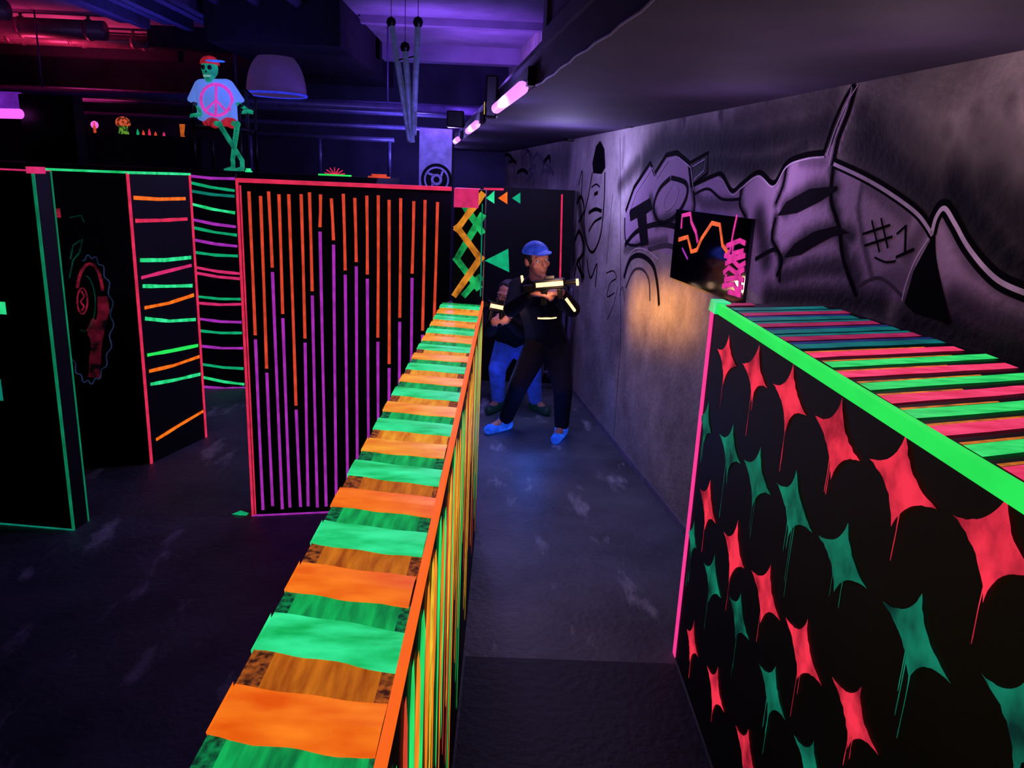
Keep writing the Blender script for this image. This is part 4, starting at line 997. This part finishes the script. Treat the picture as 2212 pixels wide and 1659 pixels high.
for s_, q in (('L', 1), ('R', -1)):
    sh = j['sh'+s_]; mb = MB(); mb.tube([sh+Vector((-.02*q, .02, .078)), sh+Vector((-.025*q, -.06, .06)), sh+Vector((-.03*q, -.098, .01))], .010, WL, 8); make('vest_light', mb, bA, label='warm glowing strip on vest shoulder', smooth=True)
mb = MB(); ctr = j['chest'].lerp(j['pelvis'], .40)
mb.tube([ctr+Vector((.13*math.sin(t), -.135*math.cos(t), .0)) for t in [-.2+1.3*i/10 for i in range(11)]], .010, WL, 8); make('vest_light', mb, bA, label='warm glowing strip on vest waist', smooth=True)
mb = MB(); e0 = j['elL'].lerp(j['wrL'], .1)+Vector((.02, -.052, -.01)); e1 = j['elL'].lerp(j['wrL'], .8)+Vector((.015, -.042, -.01)); mb.tube([e0, e1], .010, WL, 8); make('arm_light', mb, bA, label='glowing strip along forearm', smooth=True)

def gun(gp, d, label):
    d = Vector(d).normalized(); s_ = d.cross(Vector((0, 0, 1))).normalized(); u_ = s_.cross(d).normalized()
    L = lambda a, b_, c: gp+d*a+s_*b_+u_*c
    o_ = empty('laser_gun', gp, label, 'toy gun', 'laser tag guns held by the players')
    def bx(name, x0, x1, y0, y1, z0, z1, mat, bev=.006, sh=0):
        mb = MB(); mb.hexa([L(x0+sh, y0, z0), L(x1+sh, y0, z0), L(x1+sh, y1, z0), L(x0+sh, y1, z0)], [L(x0, y0, z1), L(x1, y0, z1), L(x1, y1, z1), L(x0, y1, z1)], mat); return make(name, mb, o_, bevel=bev)
    bx('body', -.08, .12, -.024, .024, .03, .095, BLACKM); bx('grip', -.03, .01, -.016, .016, -.07, .03, BLACKM, .005, -.02)
    bx('stock', -.15, -.08, -.014, .014, .02, .07, BLACKM); bx('fore_grip', .07, .10, -.015, .015, -.04, .03, BLACKM)
    mb = MB(); mb.tube([L(.12, 0, .06), L(.19, 0, .06), L(.195, 0, .06)], [.018, .018, .026], BLACKM, 14); make('barrel', mb, o_, smooth=True)
    bx('sight', .0, .06, -.008, .008, .095, .115, BLACKM, .002)
    mb = MB(); mb.tube([L(.194, 0, .06), L(.208, 0, .06)], .022, WL, 14); make('muzzle_light', mb, o_, smooth=True)
    for sg in (-1, 1): bx('light_strip', -.06, .115, sg*.0245-.002, sg*.0245+.002, .05, .078, WL, 0)
    return L
gd = (K(1246, 612, -.56)-K(1150, 620, -.50)).normalized()
gun(j['wrR']+Vector((.085, -.045, .0)), gd, 'black laser gun with warm glowing strips held by standing person')

B0 = G(1075, 888); BYY = B0.y
K2 = lambda px, py, dy=0.0: D(px, py, BYY+dy)
j2 = dict(head=K2(1096, 640, -.32), chest=K2(1096, 684, -.12), pelvis=K2(1112, 742, .16), shL=K2(1130, 678, -.14), shR=K2(1066, 676, -.14),
          elL=K2(1128, 716, -.30), elR=K2(1058, 712, -.34), wrL=K2(1096, 690, -.52), wrR=K2(1078, 684, -.50),
          hipL=K2(1128, 746, .12), hipR=K2(1094, 744, .12), knL=K2(1150, 800, -.14), knR=K2(1074, 796, -.14))
j2['anR'] = Vector((B0.x, BYY+.02, .08)); j2['anL'] = G(1156, 890)+Vector((0, .02, .08))
j2['toeR'] = toe(j2['anR'], (-.07, -.14)); j2['toeL'] = toe(j2['anL'], (.09, -.12))
SHK = solid('dark_green_trainer', (18, 52, 48), .6, emis=.1)
bB, LB, AB = person(j2, (-.2, -1, 0), (-.6, -1, -.15), 'crouching person in black jacket and blue jeans with gun', BLACKC, (JEAN, 'bright blue denim jeans'), (SHK, 'dark trainer with green edging'), HAIR, None,
                    {'L': ((-.6, -.6, .1), (-.3, .3, -1), -1, .75), 'R': ((.2, -.9, .1), (.6, .2, -.8), 1, .75)}, lean_up=Vector((-.1, -.3, 1)))
gun(j2['wrR']+Vector((.01, -.10, .02)), (-.85, -.5, .22), 'black laser gun with warm glowing strips held by crouching person')

# ================================================================== LIGHTS
def light(kind, loc, col, e, size=.1, sy=None, spot=None, target=None, blend=.8):
    ld = bpy.data.lights.new('lamp_or_fill_light', kind); ld.energy = e; ld.color = col
    if kind == 'AREA':
        ld.size = size
        if sy: ld.shape = 'RECTANGLE'; ld.size_y = sy
    else: ld.shadow_soft_size = size
    if spot: ld.spot_size = spot; ld.spot_blend = blend
    o_ = bpy.data.objects.new('lamp_or_fill_light', ld); COL.objects.link(o_); o_.location = loc
    if target is not None: o_.rotation_euler = (Vector(target)-Vector(loc)).to_track_quat('-Z', 'Y').to_euler()
    return o_
V1 = (.34, .24, 1.0)
for (yc, e_) in ((4.0, 17), (6.3, 20), (8.6, 18), (10.8, 20)):
    light('POINT', (ex(yc)-.16, yc, 2.16), V1, e_, .08)
light('POINT', (.36, 5.6, 1.95), (.48, .40, 1), 22, .15)  # added fill with no fixture, brightens the far end of the right wall
light('SPOT', (-.9, 8.6, 2.3), (.30, .10, 1), 170, .3, spot=1.9, target=(-.75, 9.4, 3.5))
light('SPOT', (-.6, 9.6, 2.62), (.34, .12, 1), 95, .3, spot=2.4, target=(.1, 10.2, 3.3))
light('SPOT', (-.3, 6.2, 2.7), (.34, .16, 1), 24, .2, spot=2.4, target=(.7, 6.4, 3.0))
light('SPOT', (-1.4, 10.3, 2.3), (.20, .14, 1), 70, .3, spot=2.1, target=(-1.3, 12, 2.7))
light('SPOT', (-5.7, 10.4, 2.5), (1, .05, .18), 120, .15, spot=2.5, target=(-5.7, 10.7, 3.5))
light('SPOT', (-6.8, 9.2, 2.5), (1, .03, .22), 90, .15, spot=2.4, target=(-6.8, 9.4, 3.5))
light('SPOT', (-4.0, 8.6, 2.4), (.14, .12, 1), 46, .2, spot=2.2, target=(-3.9, 8.8, 3.5))
light('SPOT', (-2.6, 7.6, 2.5), (.16, .12, 1), 14, .2, spot=2.4, target=(-2.6, 8.2, 3.5))
light('POINT', (-1.12, 8.7, 2.15), (.18, .16, 1), 9, .1)
light('POINT', (.98, 2.0, 1.95), (.86, .54, .74), 4.6, .2)  # unseen fill added to lift the near part of the right wall
light('POINT', (.90, 3.2, 1.9), (.70, .44, .92), 4.8, .2)  # second unseen fill added for the same wall
light('SPOT', (.3, 3.0, 2.1), (.20, .28, 1), 34, .15, spot=1.2, target=(.35, 4.4, 0))  # added blue spot with no fixture, brightens the corridor floor
for i, px in enumerate((1375, 1402, 1432, 1466, 1502)):  # unseen warm spots added just off the wall to make its yellow pool
    sp = W.hit(px, 662+i*3); src = sp+W.n*.36+Vector((0, 0, .06)); light('SPOT', src, (1, .42, .05), (7, 8, 9, 8, 5)[i], .05, spot=1.5, target=sp, blend=1)
light('POINT', K(1190, 605, -.66), (1, .55, .3), 2.6, .05)  # warm light added without a lamp, lifts the face of the aiming player
light('POINT', K2(1085, 670, -.8), (1, .55, .45), 1.5, .05)  # another added warm light, for the crouching player
light('POINT', Vector((A0.x-.25, AY-.45, .22)), (.05, .18, 1), 3.0, .1)  # blue light added without a lamp, tints the floor by the shoes
light('POINT', Vector((B0.x-.02, BYY-.6, .5)), (.15, .25, 1), 3.5, .1)  # blue light added without a lamp, brightens the jeans

wd = bpy.data.worlds.new('world'); SC.world = wd; wd.use_nodes = True
wd.node_tree.nodes['Background'].inputs[0].default_value = (.08, .10, .35, 1); wd.node_tree.nodes['Background'].inputs[1].default_value = .015

cam = bpy.data.cameras.new('camera'); co = bpy.data.objects.new('camera', cam); COL.objects.link(co)
cam.sensor_width = 36; cam.lens = 36*f/2212; cam.clip_start = .02
co.matrix_world = Matrix.Translation(EYE) @ Matrix((Xc, Yc, Zc)).to_4x4()
SC.camera = co
for o_ in bpy.data.objects:
    if '_loc' in o_: del o_['_loc']
